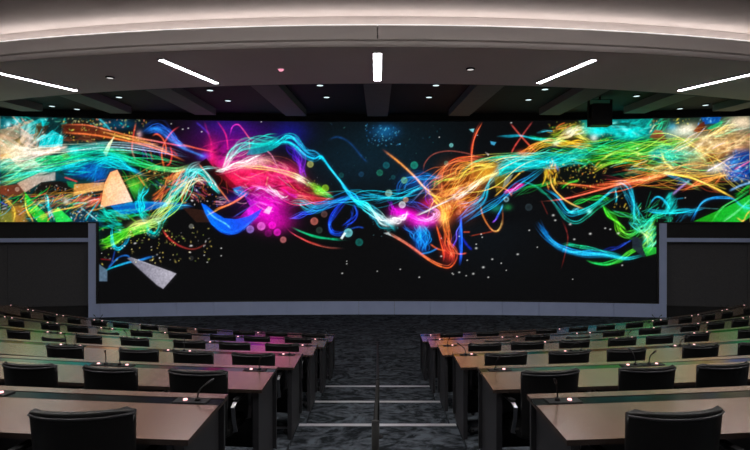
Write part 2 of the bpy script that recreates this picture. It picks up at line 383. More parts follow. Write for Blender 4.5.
TEAL,CYAN,GRN,LIME,YEL,ORG,RED,MAG,BLUE,DBLUE,PEACH,WHT,PALE = (0,180,165),(0,195,215),(20,175,60),(100,220,30),(235,190,40),(235,110,45),(225,45,45),(235,0,165),(10,95,225),(10,45,130),(228,165,120),(240,235,235),(230,200,180)
def paint():
    # dark washes
    G(390,150,70,40,(2,17,24),.9); G(340,165,50,30,(1,9,15),.9); G(480,230,60,40,(2,6,9),.9); G(205,140,36,20,(40,0,46),.8); G(245,135,30,15,(38,0,66),.8); G(290,132,20,14,(10,10,90),.8); G(225,125,30,10,(20,10,110),.5)
    G(385,131,13,7,(10,70,120),.7); X(365,400,124,146,70,[(40,130,190),(20,90,150),(90,190,220)],.5,1.1,.8); X(330,470,122,200,80,[(20,80,90),(30,60,90),(40,90,80)],.4,.9,.6)
    S([(328,140),(338,137),(350,143),(362,157),(368,163)],(20,70,130),2.2,.55)
    # ---- far left, dense
    P([(-20,100),(98,104),(98,240),(-20,240)],(8,40,42),.95,soft=22); P([(60,118),(104,118),(104,142),(62,142)],(26,20,16),.8,soft=8)
    B(20,135,26,18,.5,[TEAL,(20,120,120),PEACH,PALE],50,22,1.6,.6)
    P([(-6,124),(10,127),(32,119),(37,124),(30,138),(26,150),(40,166),(24,170),(8,160),(-6,164)],(205,140,95),.5,(215,180,150)); P([(14,140),(22,135),(28,140),(22,146)],(50,50,25),.8)
    P([(20,130),(38,120),(36,132),(28,146),(20,142)],(205,180,170),.45); G(8,150,12,9,(240,170,90),.5); P([(-6,156),(8,152),(14,158),(-6,164)],(190,100,30),.5)
    P([(-4,118),(14,119),(6,128),(-4,130)],(10,80,90),.85); G(8,124,3,3,(150,220,230),.8); G(16,121,3,4,(60,180,190),.8)
    P([(20,127),(40,118),(48,118),(40,133),(30,134)],(0,165,170),.65); P([(36,124),(41,122),(42,132),(36,145),(33,142)],(70,60,30),.8); S([(42,119),(43,128),(40,140)],(20,200,210),1.6,.9)
    P([(40,140),(52,130),(63,136),(62,146),(50,147),(38,148)],(0,175,180),.85); B(50,139,11,7,-.7,[(0,220,220),(0,120,130),(120,240,230)],26,14,1,.7); P([(36,126),(50,125),(46,132),(40,136)],(50,28,16),.8)
    B(52,121,14,4,.1,[TEAL,(90,160,130),(60,60,30)],14,8,1.4,.6); X(62,98,118,126,36,[YEL,(200,190,120),TEAL],.6,1.2,.8)
    P([(62,124),(85,125),(108,129),(108,138),(85,135),(62,133)],(86,36,20),.8,soft=3); B(80,139,17,3,.2,[(110,50,25),(60,30,20)],14,18,1.4,.7); X(60,98,124,144,30,[YEL,(240,160,60),(120,200,80)],.5,1.1,.9)
    P([(60,150),(70,146),(106,142),(106,150),(72,156)],(20,150,140),.6,soft=5); G(74,150,5,3,(40,230,210),.8); P([(60,154),(65,151),(70,157),(64,159)],(60,40,25),.9)
    R_([(-5,152),(20,153),(42,152),(60,148),(68,147)],[(235,180,110),(235,195,170),(235,170,140)],12,[9,4,2],2,.7)
    P([(-6,160),(10,158),(22,170),(-6,172)],(20,110,90),.8); R_([(-6,178),(20,172),(45,163),(70,157),(100,154)],[(190,190,80),(40,190,110),GRN,(0,185,130)],22,[7,6,5],1.5,.75)
    R_([(-5,184),(20,178),(50,168),(80,162),(100,160)],[(60,200,140),TEAL,CYAN],16,4,1.4,.7); R_([(60,150),(80,147),(100,143),(125,143),(150,146),(172,150),(190,158)],[(190,240,230),(120,220,220),(170,200,240),(120,150,240)],7,1.2,1.2,.7)
    P([(62,168),(104,160),(106,180),(72,176)],(6,50,130),.8,soft=6); B(84,168,16,6,-.25,[(0,120,230),CYAN,(20,80,200)],26,20,1,.7); P([(55,172),(75,178),(68,181),(55,180)],(4,50,60),.8); S([(64,177),(78,182)],RED,1.2,.9)
    P([(17,183),(40,172),(55,172),(55,180),(41,182),(25,192),(20,190)],(215,160,130),.75,(180,170,165)); P([(-6,186),(18,184),(26,194),(10,197),(-6,192)],(110,50,30),.9,(80,40,30)); D(17,189,2.5,(200,180,160),.6)
    P([(41,182),(60,181),(75,186),(72,194),(40,195),(30,196)],(22,18,16),.95); X(34,74,184,197,34,[(200,180,170),(120,140,60),(60,120,110),ORG],.4,1,.8); P([(66,181),(76,182),(75,189),(68,186)],(10,110,70),.8)
    P([(-6,196),(24,197),(24,212),(-6,214)],(16,26,28),.9); S([(-5,199),(8,206)],(20,60,180),1.5,.8); B(6,208,10,3,-.2,[WHT,(120,140,140)],10,6,.9,.7)
    P([(74,184),(104,182),(103,190),(88,192),(73,196)],(225,130,55),.75,(235,160,100)); R_([(0,205),(50,200),(75,193),(104,186)],[(180,190,60),YEL,(245,170,70)],5,1.2,1.2,.8)
    P([(48,200),(72,196),(70,204),(50,207)],(90,60,40),.6); G(66,201,3,3,PALE,.7); B(86,201,14,5,-.5,[(240,60,40),(250,90,50),(210,40,30)],34,14,1.3,.75)
    P([(-6,212),(14,209),(16,226),(-6,226)],(150,130,40),.6,soft=5); P([(12,206),(23,203),(28,224),(14,224)],(200,120,40),.6,soft=5); R_([(-2,192),(8,202),(15,212),(13,224)],[(240,150,50),YEL],4,.8,1.5,.8); R_([(25,195),(26,207),(33,223)],[LIME,YEL,(245,170,50)],4,.8,1.6,.9)
    P([(24,191),(33,202),(46,214),(50,222),(38,222),(28,211)],(30,190,45),.92,(20,150,40)); B(36,209,6,7,.9,[(110,230,80),(0,140,40)],12,12,.9,.6); P([(52,212),(58,207),(73,221),(56,222)],(40,195,70),.9)
    R_([(44,194),(49,205),(52,222)],[TEAL,CYAN,TEAL],6,2,1.3,.8); B(40,203,10,5,.2,[TEAL,(0,120,120)],14,12,1,.6); R_([(38,215),(60,210),(78,206),(96,199)],[YEL,(240,170,40),ORG],4,1,1.1,.8); G(42,217,3,2.5,(150,60,20),.7)
    P([(73,212),(85,206),(97,214),(104,226),(72,226)],(12,40,60),.9,soft=4); X(70,98,211,222,40,[WHT,(70,140,220),YEL,CYAN],.5,1.1,.9); S([(80,207),(88,213),(98,221)],(120,210,220),1,.9); S([(85,221),(92,210),(99,200)],CYAN,1.2,.9)
    B(16,142,26,18,-.8,[PEACH,PALE,(240,150,80),(200,130,80)],34,24,2.2,.5); B(20,160,24,8,-.25,[(240,180,120),PALE,(200,210,120),(120,200,150)],50,24,.8,.6); BK(40,132,24,12,-1.1,24,10,.6,.7,(8,30,34)); B(48,138,16,9,-.9,[(60,230,230),(0,150,160)],24,14,.7,.7)
    B(40,165,50,8,-.2,[(40,230,160),(0,200,120),(150,240,200),(20,150,60)],70,34,.7,.7); BK(60,166,46,9,-.2,40,18,.5,.6,(4,30,26)); BK(50,205,50,16,-.4,46,12,.8,.7,(14,14,10)); B(50,206,50,15,-.5,[(240,170,50),GRN,(240,90,50),CYAN,YEL,(0,130,110)],90,16,.7,.75); X(0,98,184,221,90,[WHT,YEL,ORG,CYAN],.4,.9,.8); X(0,60,118,150,50,[WHT,PALE,CYAN],.4,.9,.7); BK(80,132,20,8,.15,14,14,.5,.6,(20,10,6))
    # ---- left centre
    K(150,128,40,10,.5); S([(98,118),(104,123),(111,131)],(50,170,190),2,.8); G(120,124,18,6,(0,60,90),.7); X(92,146,118,128,46,[YEL,(200,200,120),TEAL,(230,120,80)],.6,1.3,.85)
    R_([(140,131),(152,126),(160,127),(168,134),(176,143),(192,151)],[(10,60,130),(20,80,190),(40,90,220),(40,110,240)],10,[3,5,4,2],2.2,.6); S([(170,135),(178,143)],(120,70,220),2,.7)
    P([(98,129),(115,132),(135,139),(128,141),(98,137)],(90,40,20),.7); S([(62,124.5),(85,125),(100,128),(130,136),(165,143),(192,147.5)],[(190,80,55),(215,95,55),(235,120,60),(235,100,110),(225,60,80)],1.4,.9); S([(62,132.5),(90,134.5),(115,138.5),(140,144),(160,150),(185,161)],[(215,95,55),(235,110,50),(245,110,50)],1.7,.95); S([(100,131),(130,139),(150,144),(170,152)],(240,140,70),1.6,.8); R_([(110,134),(135,139),(160,143)],[YEL,ORG,(250,150,120)],6,2.4,.9,.6)
    X(95,140,128,142,18,[YEL,(240,200,100)],.6,1.2,.9); P([(103,152),(108,143),(114,136),(108,152),(106,156)],(225,235,190),.85)
    S([(152,136),(157,134),(163,139),(166,148),(165,156)],(240,90,50),1.4,.9); R_([(180,127),(172,132),(165,142),(161.5,154),(164,166),(167,173)],[(230,50,80),(240,70,50),(245,80,40)],4,.8,1.6,.9); S([(170,146),(172,154),(170,163),(166,166)],RED,1.5,.9); S([(172,150),(178,156)],(180,50,40),2,.7)
    S([(136,122),(133.5,135),(132,150),(136,161)],[(180,110,50),RED,(200,60,40),(80,140,120)],1.5,.85); G(139,134,3,4,(230,170,190),.6); B(150,152,10,8,1.3,[(110,60,200),(60,60,180),ORG],12,12,1,.5); B(128,150,14,5,.25,[(150,90,50),(60,110,80)],12,18,1.2,.5)
    P([(98,146),(130,152),(126,160),(98,160)],(16,110,60),.5,soft=6); R_([(95,150),(110,150),(128,160),(134,166)],[TEAL,GRN,(20,120,50)],8,4,1.2,.6); R_([(90,158),(110,157),(135,162),(160,168),(178,170),(192,165)],[(0,200,190),(0,195,170),GRN,(60,190,80),(150,200,120)],20,[5,4,2,2],1.6,.75)
    P([(90,162),(112,160),(120,170),(100,178),(90,180)],(0,80,140),.5,soft=6); R_([(92,166),(110,162),(128,168),(147,177)],[CYAN,(0,190,220),(20,120,230)],14,[5,4,1.5],1.5,.75); B(98,173,8,9,-1,[(0,150,220),(10,80,200)],18,16,1.1,.6)
    P([(130,172),(170,172),(176,200),(140,205),(125,185)],(18,34,24),.75,soft=6); G(134,186,9,8,(60,190,30),.75); B(135,184,14,14,1,[GRN,(20,120,50),(80,170,60)],26,14,1.1,.6); S([(138,176),(145,186)],ORG,1.3,.8); X(146,178,168,190,56,[YEL,(220,200,90),ORG,(80,160,90)],.6,1.4,.85)
    B(176,180,9,10,-.8,[RED,ORG,(240,120,60),(200,40,40)],34,14,1.2,.75); B(163,200,11,11,-.85,[ORG,(200,50,40),YEL],24,14,1.3,.7); B(165,185,16,5,.2,[GRN,(20,80,130)],14,16,1.1,.6)
    P([(110,205),(135,202),(165,202),(168,206),(140,212),(118,215)],(0,90,190),.75); R_([(100,208),(130,203),(165,203),(195,206)],[(20,110,200),CYAN,(30,90,220),(40,110,220)],7,2,1.1,.7)
    P([(100,207),(104,184),(110,172),(117,169.5),(133,201)],(240,150,90),.97,(232,196,178),dirn=(.6,.2)); P([(104,190),(112,176),(118,186),(108,200)],(240,185,150),.4); P([(117,168),(120,170),(136,200),(133,203)],(8,14,10),.9); S([(122,173),(136,201)],GRN,1,.6)
    R_([(147,186),(141,198),(140,210),(147,221)],[CYAN,(0,200,200),TEAL],14,[4,4,3],1.6,.8); P([(115,210),(120,214),(135,219),(122,220),(118,223)],(40,28,24),.9); R_([(96,207),(106,213),(118,222)],[TEAL,(40,210,160)],8,3,1.2,.7); B(112,217,14,6,.3,[TEAL,GRN,(0,210,190)],30,12,1.3,.7); B(135,214,16,5,.1,[GRN,LIME,TEAL],24,14,1.2,.7)
    R_([(203,165),(190,170),(180,186),(171,200),(160,214),(150,223)],[(220,230,230),(60,210,220),(0,190,200),(120,220,120),(220,220,120)],26,[3,6,5,5,4],1.5,.75); R_([(190,178),(180,192),(168,208),(155,220)],[YEL,LIME,YEL],8,3,1.2,.7); R_([(192,206),(178,207),(168,216),(158,226)],[(90,150,240),CYAN,TEAL],8,2,1.2,.7)
    R_([(99,246),(112,241),(128,232),(145,226),(168,220)],[LIME,(90,215,40),(200,220,60),(60,210,120)],24,[5,5,6,5],1.5,.75); P([(100,241),(118,232),(130,226),(126,236),(108,244)],(40,170,30),.6); P([(130,228),(150,222),(148,232),(134,235)],(50,190,50),.6); B(112,226,11,7,.1,[TEAL,GRN,(0,200,180)],26,12,1.3,.7)
    R_([(150,216),(160,222),(156,234),(150,233),(147,222)],[(220,230,150),TEAL,CYAN],8,2,1.4,.8); R_([(112,226),(112,238),(114,247),(119,249.5),(125,244),(130,233)],[CYAN,(0,180,210),(20,130,210)],6,1.4,1.3,.8); G(140,223,12,4,(240,230,150),.5,-.3)
    S([(162,229),(167,236),(172,241),(180,246),(190,249),(198,248),(207,243)],[(240,70,60),(200,50,50),(120,40,35),(90,35,30)],1.5,.85); S([(115,250),(112,262),(108,268)],(20,60,150),1.3,.8); R_([(104,272),(115,267),(128,262),(142,260),(158,256)],[CYAN,(30,130,220),(20,90,190)],4,.9,1.3,.85); S([(107,270),(118,258),(127,255.5),(131,260)],(30,110,210),1.3,.8); S([(100,259),(112,260)],(140,20,30),1,.7)
    P([(99,264),(107,270),(107,281),(99,281)],(80,100,120),.85); P([(127,258),(131,257),(176,273.5),(163,288.5),(157,285)],(96,94,106),.95,(150,146,158)); S([(130,257.5),(176,273.5)],(180,175,190),.7,.7)
    X(100,212,226,264,110,[(230,200,90),(240,220,140),(200,180,80),WHT,(150,170,60)],.5,1.1,.9); X(130,180,226,245,40,[(230,200,90),(150,180,60)],.5,1.2,.9); D(191,226,2.6,(150,150,140),.7); D(191,258,2.6,(60,60,60),.6)
    # ---- knot and the red/magenta burst
    P([(182,207),(204,210),(211,222),(196,222)],(46,26,20),.8); B(195,187,14,12,.6,[(240,110,60),(250,150,90),(200,60,90),TEAL,(120,60,160)],46,9,1,.7); R_([(181,200),(186,188),(194,180),(206,178)],[YEL,(230,210,120),(210,230,190)],10,3,1.3,.8); R_([(183,172),(200,172),(210,182),(220,194)],[(0,190,190),TEAL,(40,200,200)],12,[5,3,1.5],1.4,.75); X(184,218,180,206,60,[(255,180,90),(240,120,120),WHT,(60,80,200)],.5,1.1,.85)
    S([(183,204),(182,197),(186,189)],(220,120,50),1.4,.8)
    G(234,152,22,12,(150,0,110),.75); G(212,155,6,14,(200,10,40),.8); G(255,176,34,12,(235,15,60),.8,.15); G(240,178,20,10,(230,15,50),.8); G(285,186,26,10,(225,10,50),.75,.35); G(268,202,20,14,(225,0,165),.85); G(262,212,16,9,(220,0,170),.7); G(275,222,18,10,(200,0,150),.7); G(285,172,14,10,(225,20,90),.7); G(312,198,14,4,(190,10,30),.5,.3); G(225,163,10,6,(225,20,120),.7); G(246,214,10,10,(150,0,140),.6)
    G(250,162,16,5,(235,170,165),.7,-.2); G(264,162,10,5,(235,130,110),.5)
    S([(217,121),(224,131),(227,140),(228.5,156)],[(150,20,60),(225,30,90),(235,30,80)],1.5,.85); R_([(229,138),(232,127),(238,124.5),(244,131),(249,138),(254,142)],[(130,20,130),(220,40,180),(240,60,70),(245,90,40)],3,.5,1.4,.9); S([(196,122),(203,128),(210,135)],(70,50,200),2,.6); S([(204,121),(207,130),(211,142),(211,160)],[(90,15,50),(190,20,50),(235,20,60)],2,.7); S([(200,148),(215,143),(230,140),(247,140)],(170,20,70),1.2,.7); S([(180,144),(200,149),(220,153)],[ORG,(235,80,50),(230,30,70)],1.4,.9); S([(178,146),(190,151),(205,157)],[BLUE,(90,150,240)],2.2,.7); G(204,156,6,3.5,(20,50,200),.8)
    P([(199,163),(206,158),(214,168),(228,185),(242,196),(233,203),(222,190)],(20,8,8),.92); P([(213,163),(222,172),(236,186),(228,188),(214,174)],(40,6,10),.5); S([(198,163),(207,174),(220,190),(231,204)],(215,110,60),1.3,.9); S([(214,172),(222,179),(216,190)],(140,40,30),.9,.6); S([(226,180),(228,194)],(170,60,40),.9,.6)
    P([(232,188),(240,186),(249,192),(246,197),(236,192)],(10,110,210),.75); B(241,191,8,4,.6,[CYAN,(80,160,230)],10,9,1,.7); G(240,203,16,9,(20,20,150),.8)
    P([(201,203),(206,205),(214,212),(224,218),(236,219),(248,216),(262,208),(258,216),(248,225),(240,231),(231,234),(221,232),(211,224),(205,213)],(0,95,235),.9,(40,60,220)); P([(214,210),(226,204),(244,196),(250,206),(240,216),(226,216)],(14,10,20),.85); R_([(203,205),(212,222),(222,231),(232,233.5),(243,229),(260,212)],[(20,140,240),(0,60,220),(0,70,230),(60,70,230)],8,1.6,1.2,.7); S([(206,209),(214,217),(226,224),(231,229)],(90,200,250),1.5,.85); S([(232,218),(245,210),(258,203),(272,206)],(80,90,230),1.2,.6)
    R_([(205,216),(218,209),(230,204),(242,197),(250,190)],[(150,220,60),ORG,(245,110,70),(230,80,120)],4,.7,1.4,.9); B(224,201,8,4,0,[(220,150,190),(240,120,90),WHT],14,7,.9,.7)
    D(250,229,4.2,(150,120,230),.85); D(261,226,4.6,(235,110,215),.85); D(272,225,4.2,(240,10,160),.85); D(277,232,4,(240,20,190),.8); D(250,211,4,(220,40,200),.75); D(268,233,4,(160,0,130),.4); D(252,187,2.6,(240,60,160),.5)
    P([(263,212),(268,206),(272,207),(269,214),(266,213)],(245,180,215),.85); R_([(252,192),(258,188),(266,190),(278,197)],[(170,90,230),(230,150,230),(245,200,230)],6,1.5,1,.75); R_([(267,184),(274,190),(284,197),(289,197)],[(250,220,230),(250,200,220)],8,2,1.2,.85); S([(268,176),(266,186)],(250,190,120),1.4,.8); B(268,198,16,8,.3,[(245,80,200),(250,140,220),(200,30,210)],30,10,.9,.6); B(262,180,26,8,.2,[(250,70,80),(250,120,110),(240,30,60)],40,14,.9,.55)
    B(278,166,14,6,.6,[(245,60,90),(250,120,140),(240,40,150)],22,12,.9,.6); S([(266,150),(272,156),(278,168)],(235,130,170),1.1,.7); R_([(288,140),(294,150),(300,160),(304,172),(306,178)],[(30,10,130),(60,20,190),(110,20,220),(120,20,170)],14,[3,5,4,2],2,.6)
    R_([(222,168),(240,166),(262,167.5),(280,172),(298,178),(311,185)],[(240,120,50),(250,170,60),(255,190,90),(250,150,70),(250,210,120),(240,240,190)],12,[1,2,2,2],1.5,.85); R_([(304,181),(314,187),(322,192),(334,198)],[(210,220,140),LIME,(40,190,40),(20,180,120)],14,[1.5,4,2],1.5,.8); G(300,179,5,3,(255,235,200),.8,.4); G(318,190,7,4,(60,200,20),.8,.5); X(296,320,175,192,20,[YEL,LIME,WHT],.5,1,.8)
    for yk,cc in ((193,(190,60,50)),(195,(150,30,50)),(197,(230,60,60)),(199,(200,60,40))): S([(292,yk-1),(312,yk),(334,yk+.5+rng.uniform(-2,2))],cc,1,.7)
    R_([(296,195),(308,198),(318,203)],[(245,140,120),(240,70,50),(200,40,40)],6,2,1.1,.7); S([(318,193),(345,191),(365,192)],(60,150,150),.8,.6)
    BK(258,182,30,12,.2,24,12,1.2,.6,(110,0,30)); BK(265,204,22,14,.4,34,10,.6,.5,(90,0,80)); BK(235,150,22,10,-.5,24,10,1,.7,(16,2,26)); BK(295,185,22,9,.3,26,14,.7,.65,(50,0,14)); B(262,190,34,18,.35,[(255,60,110),(255,110,180),(255,60,60),(255,170,200),(230,40,230)],44,16,.7,.6); B(240,160,22,8,-.3,[(255,60,130),(250,180,190),(240,40,80)],36,14,.6,.65)
    # teal and blue ribbon
    R_([(221,173),(230,161),(242,148),(255,143),(268,142),(280,140)],[(170,215,215),(60,200,190),(0,185,175),(0,185,170),(0,200,190)],26,[2,4,5,5,5],1.5,.75); R_([(222,172),(235,165),(246,161),(262,153)],[WHT,(235,215,215),(235,190,185)],10,2,1.2,.75); R_([(215,170),(222,170),(232,167)],[(235,235,235),WHT],6,1.5,1.3,.8); S([(249,140),(250,150)],(200,190,180),1.2,.7)
    P([(252,144),(266,142),(280,141),(272,150),(258,154),(246,155)],(0,170,165),.55); R_([(268,147),(280,141),(287,136),(294,137),(301,144),(309,152),(319,155)],[(0,200,190),(0,190,210),(20,150,220),(20,140,220)],9,[4,3,1.5,1.5],1.3,.85); R_([(268,149),(280,144),(288,143),(296,147),(304,154),(314,158),(321,156),(330,168),(340,181),(350,193)],[(0,205,190),(0,190,210),(10,150,225),(0,165,215),(30,170,230),(20,150,220)],12,[3,2,1.5,2.5,2.5,1,.6,.6,1],1.2,.85); S([(304,150),(314,151),(321,156)],(40,160,220),1.3,.8); S([(290,137),(297,139),(303,147)],(60,60,230),1.6,.7)
    R_([(338,178),(346,190),(356,199),(366,207)],[(20,150,220),(10,150,225),(0,180,215)],10,[1,2,3],1.3,.8); R_([(352,196),(362,204),(372,211),(383,219),(393,222)],[(20,160,225),(20,190,215),(80,220,225),(190,230,235),(215,225,230)],24,[3,3,3,4,3],1.5,.85)
    R_([(368,205),(378,217),(388,226),(396,232)],[(10,110,210),(0,170,190),(0,150,150)],14,[4,5,4],1.4,.6); G(392,221,9,4,(215,220,225),.9,-.1); R_([(390,222),(400,219),(409,212)],[WHT,(235,220,235)],10,2.5,1.6,.85)
    R_([(289,205),(300,203),(315,208),(328,205),(342,200),(354,197),(366,200)],[(180,225,235),(30,190,225),(10,140,220),(20,90,220),(20,90,220),(20,130,220)],26,[2,4,4,3,2,3],1.3,.75); R_([(288,218),(300,216),(312,212),(322,207)],[(60,60,220),(30,70,225),(20,110,225)],10,2.5,1.2,.75); R_([(350,198),(340,206),(332,216),(328,225),(331,233),(340,234),(348,230)],[(10,60,200),(20,60,220),(20,70,230),(10,60,200)],14,[2,2,3,2],1.3,.75); R_([(343,229),(350,223),(355,214),(353,203)],[(20,70,230),(20,60,210),(20,80,210)],10,3,1.3,.7); S([(350,229),(358,227),(364,228)],(30,80,200),1.3,.7)
    R_([(283,224),(290,232),(300,238),(312,243),(327,247),(345,249)],[(245,30,110),(235,60,70),(190,60,50),(110,50,40),(50,30,26)],4,.8,1.3,.9); R_([(291,226),(305,233),(318,237),(332,239),(350,241)],[(60,150,100),(10,190,110),(10,160,100),(10,100,70)],4,.8,1.2,.85); P([(340,238),(344,232),(346,233),(342,239)],(210,225,225),.9)
    D(283,239.5,3.4,(210,110,110),.85); D(283,239.5,1.5,(70,20,30),.3); D(314,221,4.2,(225,110,95),.8); D(324,214,3.6,(140,90,80),.6); D(310,164,3.6,(190,190,80),.8); D(325,188,4,(130,180,10),.85); D(319,230,3.6,(50,70,60),.7); D(348,232.5,4.8,(110,215,220),.9); D(359,242,4.2,(10,110,100),.8); D(341,175,3,(10,60,50),.8); D(361,174,3,(20,60,90),.6)
    # ---- centre, magenta swirl and orange burst
    D(388.5,193,3.8,(150,200,170),.85); D(404,180,3.6,(110,180,60),.75); D(414,165,4.2,(20,150,110),.8); D(386,165,3.8,(10,80,80),.8); D(379.5,172.5,3.6,(20,110,70),.75); D(402,204.5,3.8,(215,225,225),.9); D(405.5,199.5,3,(225,150,90),.8); D(393,177,2.5,(10,60,55),.8); D(372,196,3.5,(10,130,140),.6); D(451,145,2.2,(120,215,210),.9); D(446,163,2.5,(50,120,100),.8)
    P([(469,129),(474,128.5),(473,132),(471,131)],(110,190,200),.9); P([(490,141),(496,142),(494,145),(491,144)],(60,150,190),.9); P([(485,152),(489,154),(488,155.5)],(210,190,180),.8)
    R_([(372,203),(386,199),(402,198),(415,190),(428,185)],[(10,110,150),(10,160,190),(20,170,200),(20,160,190)],8,[2,1,1.5],1.1,.75); R_([(358,194),(378,196),(400,199)],[(10,120,180),(20,170,200)],5,1,1,.7); G(418,182,16,10,(5,40,110),.7); R_([(400,200),(402,186),(412,178),(426,177),(444,178)],[(10,70,160),(20,110,200),(20,120,220),(20,130,210)],16,[3,4,4,3],1.1,.6); R_([(426,176),(427,190),(432,206)],[(20,110,220),(40,50,200),(90,20,190)],8,3,1.1,.6); R_([(404,200),(420,207),(436,213)],[(40,90,200),(30,70,190)],6,3,1,.5)
    R_([(392,200),(392,208),(396,214)],[(60,10,160),(150,10,190),(220,20,200)],10,3,1.2,.7); G(408,214,14,6,(225,0,170),.9,.2); G(424,221,14,6,(235,10,180),.9,-.1); G(398,212,7,5,(190,0,170),.8); R_([(398,210),(408,216),(418,221),(432,220),(437,213),(428,209)],[(250,20,190),(245,30,190),(255,80,210),(250,120,220),(245,90,200)],18,[4,3,3],1.3,.75); R_([(416,217),(428,220),(438,214)],[(255,180,230),(255,140,220)],6,1.5,1.1,.75); G(428,203,9,5,(160,10,60),.8)
    G(452,195,18,13,(165,52,14),.75); G(470,182,20,10,(180,70,14),.75,-.5); G(444,212,9,12,(200,70,16),.85); G(462,206,14,12,(150,40,14),.8); G(488,172,14,8,(200,120,20),.8,-.4); G(447,176,10,14,(150,50,14),.6)
    K(500,215,28,10,.6)
    B(458,192,22,16,-.5,[(250,120,50),(240,90,30),(255,170,60),(200,60,20)],80,14,1,.6); R_([(437,195),(440,180),(447,167),(458,159),(472,157),(486,158)],[(235,100,50),(235,90,45),(235,75,40),(225,70,40),(190,60,40)],18,[4,4,3,2],1.2,.75); R_([(450,180),(456,170),(468,165),(482,166),(498,164)],[(200,80,30),(235,120,40),(240,150,40),(240,170,50)],16,4,1.1,.7); S([(423,172),(425,163),(433,154.5),(447,151),(463,152.5),(480,157)],(150,70,60),1,.8)
    R_([(481.5,121.5),(476,133),(472.5,147),(472,162),(472.5,176)],[(235,95,60),(225,75,45),(230,80,40),(235,110,40)],5,.9,1.4,.9); R_([(414,215.5),(428,211),(440,204),(450,198),(460,193)],[WHT,(250,225,225),(245,230,225)],10,1.2,1.5,.85); R_([(448,199),(462,193),(474,186),(486,178),(500,172)],[(240,235,230),(240,232,225),(250,215,170),(255,200,90),(255,190,60)],22,[3,4,3,2,1],1.7,.8)
    S([(382,149),(400,163),(415,177),(424,187),(437,197)],[(120,70,50),(240,140,50),(245,160,90),(240,180,140),(250,130,50)],1.9,.95); R_([(425,190),(440,200),(446,212),(444,224)],[(245,140,50),(255,160,40),(250,110,30),(250,130,30)],12,[1,4,4],1.4,.7); G(443,218,5,6,(255,150,30),.8); B(452,206,12,10,1.1,[(240,90,50),(255,140,90),(220,60,40)],30,10,1,.6); D(448,207,2.6,(250,140,80),.6); D(458,212,3,(240,120,80),.6)
    R_([(450,179),(462,175),(478,168),(498,164)],[(200,170,40),(240,190,50),(250,180,60)],8,2.5,1,.75); R_([(430,186),(442,182),(456,176)],[(20,130,70),(100,190,40),(240,190,60)],8,2,1,.7)
    R_([(437,222),(441,240),(444,252),(443,262)],[(245,100,40),(230,70,40),(225,60,40),(220,50,40)],6,1,1.2,.8); R_([(445,214),(447,232),(449,245),(454,254),(452,263)],[(250,140,50),(240,100,40),(235,70,40),(225,60,50)],14,[2,3,4,3],1.2,.75); G(448,252,6,10,(170,30,20),.8); R_([(384,229),(400,240),(415,250.5),(430,260),(442,265.5),(450,266),(456,258),(455,250)],[(110,60,50),(190,100,80),(200,80,60),(235,90,50),(245,95,50),(240,80,40),(220,50,40)],5,[.5,1,1.2,1.2,1],1.2,.9); S([(430,244),(438,249),(447,251)],(235,90,40),1.3,.85); S([(420,254),(430,252),(438,248)],(30,130,220),1.5,.85); S([(458,254),(452,246),(446,240)],(245,110,70),1.2,.8); S([(463,232),(470,232)],(220,80,50),1.1,.8); S([(450,252),(460,254),(467,253)],(230,90,60),1.2,.85)
    R_([(417,224),(419,236),(421,250)],[(20,140,230),(20,110,230),(20,70,190)],10,4,1.3,.8); R_([(424,224),(424,238),(423,253)],[(20,130,225),(20,120,230),(10,90,220)],14,5,1.3,.75); G(421,236,8,12,(0,70,190),.6); R_([(402,226),(412,232),(418,242)],[(20,90,200),(20,110,210)],8,3,1.1,.6); R_([(461,214),(461.5,228),(461,245),(459,266)],[(30,60,220),(20,80,235),(20,70,220),(10,70,200)],9,1.8,1.6,.8); R_([(452,248),(456,236),(462,222)],[(60,40,200),(90,60,200),(40,90,220)],6,2,1.2,.7); S([(461,236),(467,245),(472,250)],(20,40,190),2,.8)
    P([(384,233),(388,232),(391,235),(394,237)],(200,215,215),.7); X(370,400,215,236,20,[(40,150,160),(120,200,210)],.5,1,.6)
    # ---- right of centre
    R_([(464,225),(480,212),(498,199),(520,184),(546,166)],[(20,100,190),(20,130,200),(20,110,190),(30,130,200),(20,140,170)],10,[2,3,3,3],1.1,.8); R_([(456,222),(470,212),(482,200),(488,186),(496,172)],[(20,70,190),(20,120,200),(20,150,210),(10,170,190),(10,180,170)],12,[3,3,2,3],1.2,.75); R_([(455,205),(470,205),(486,196)],[(80,180,200),(60,140,190),(20,120,180)],8,3,.9,.6)
    P([(498,168),(512,160),(545,157),(586,148),(592,157),(552,166),(520,170),(500,178)],(0,150,150),.55); R_([(490,184),(500,171),(514,164),(540,161),(565,157),(592,151)],[(0,160,160),(0,195,185),(0,200,190),(0,190,200),(20,200,170),(20,190,110)],44,[3,6,7,7,6],1.6,.75); R_([(460,172),(474,161),(498,157),(520,156.5),(540,155)],[(10,150,90),(20,170,110),(10,160,110),(0,180,160)],8,1.6,1.2,.8); R_([(500,168),(530,166),(560,162),(585,160)],[(0,150,180),(0,110,170),(0,170,150)],12,4,1.1,.6)
    P([(494,177),(506,174),(505,186),(496,192)],(110,90,20),.65); P([(505,177),(513,174),(508,183),(502,188)],(150,160,150),.6); S([(494,197),(505,187),(520,173),(525,171)],(215,165,60),1.2,.9); S([(490,188),(498,187),(507,190),(512,196)],(230,130,60),1.2,.85); S([(511,196),(513,189)],(200,80,60),1.1,.7)
    R_([(504,194),(511,190),(518,186),(525,184)],[(230,60,190),(240,10,160),(245,10,150),(230,0,120)],10,[1,2,2,1],1.4,.85); D(506,199,3,(150,200,210),.8); K(506,199,1.4,1.4,.6); R_([(503,204),(500,212),(496,220),(492,223)],[(60,150,210),(20,120,220),(60,60,220),(150,60,210)],4,.7,1.3,.85); G(496,208,7,4,(10,110,80),.7); G(508,207,4,3,(20,130,60),.6)
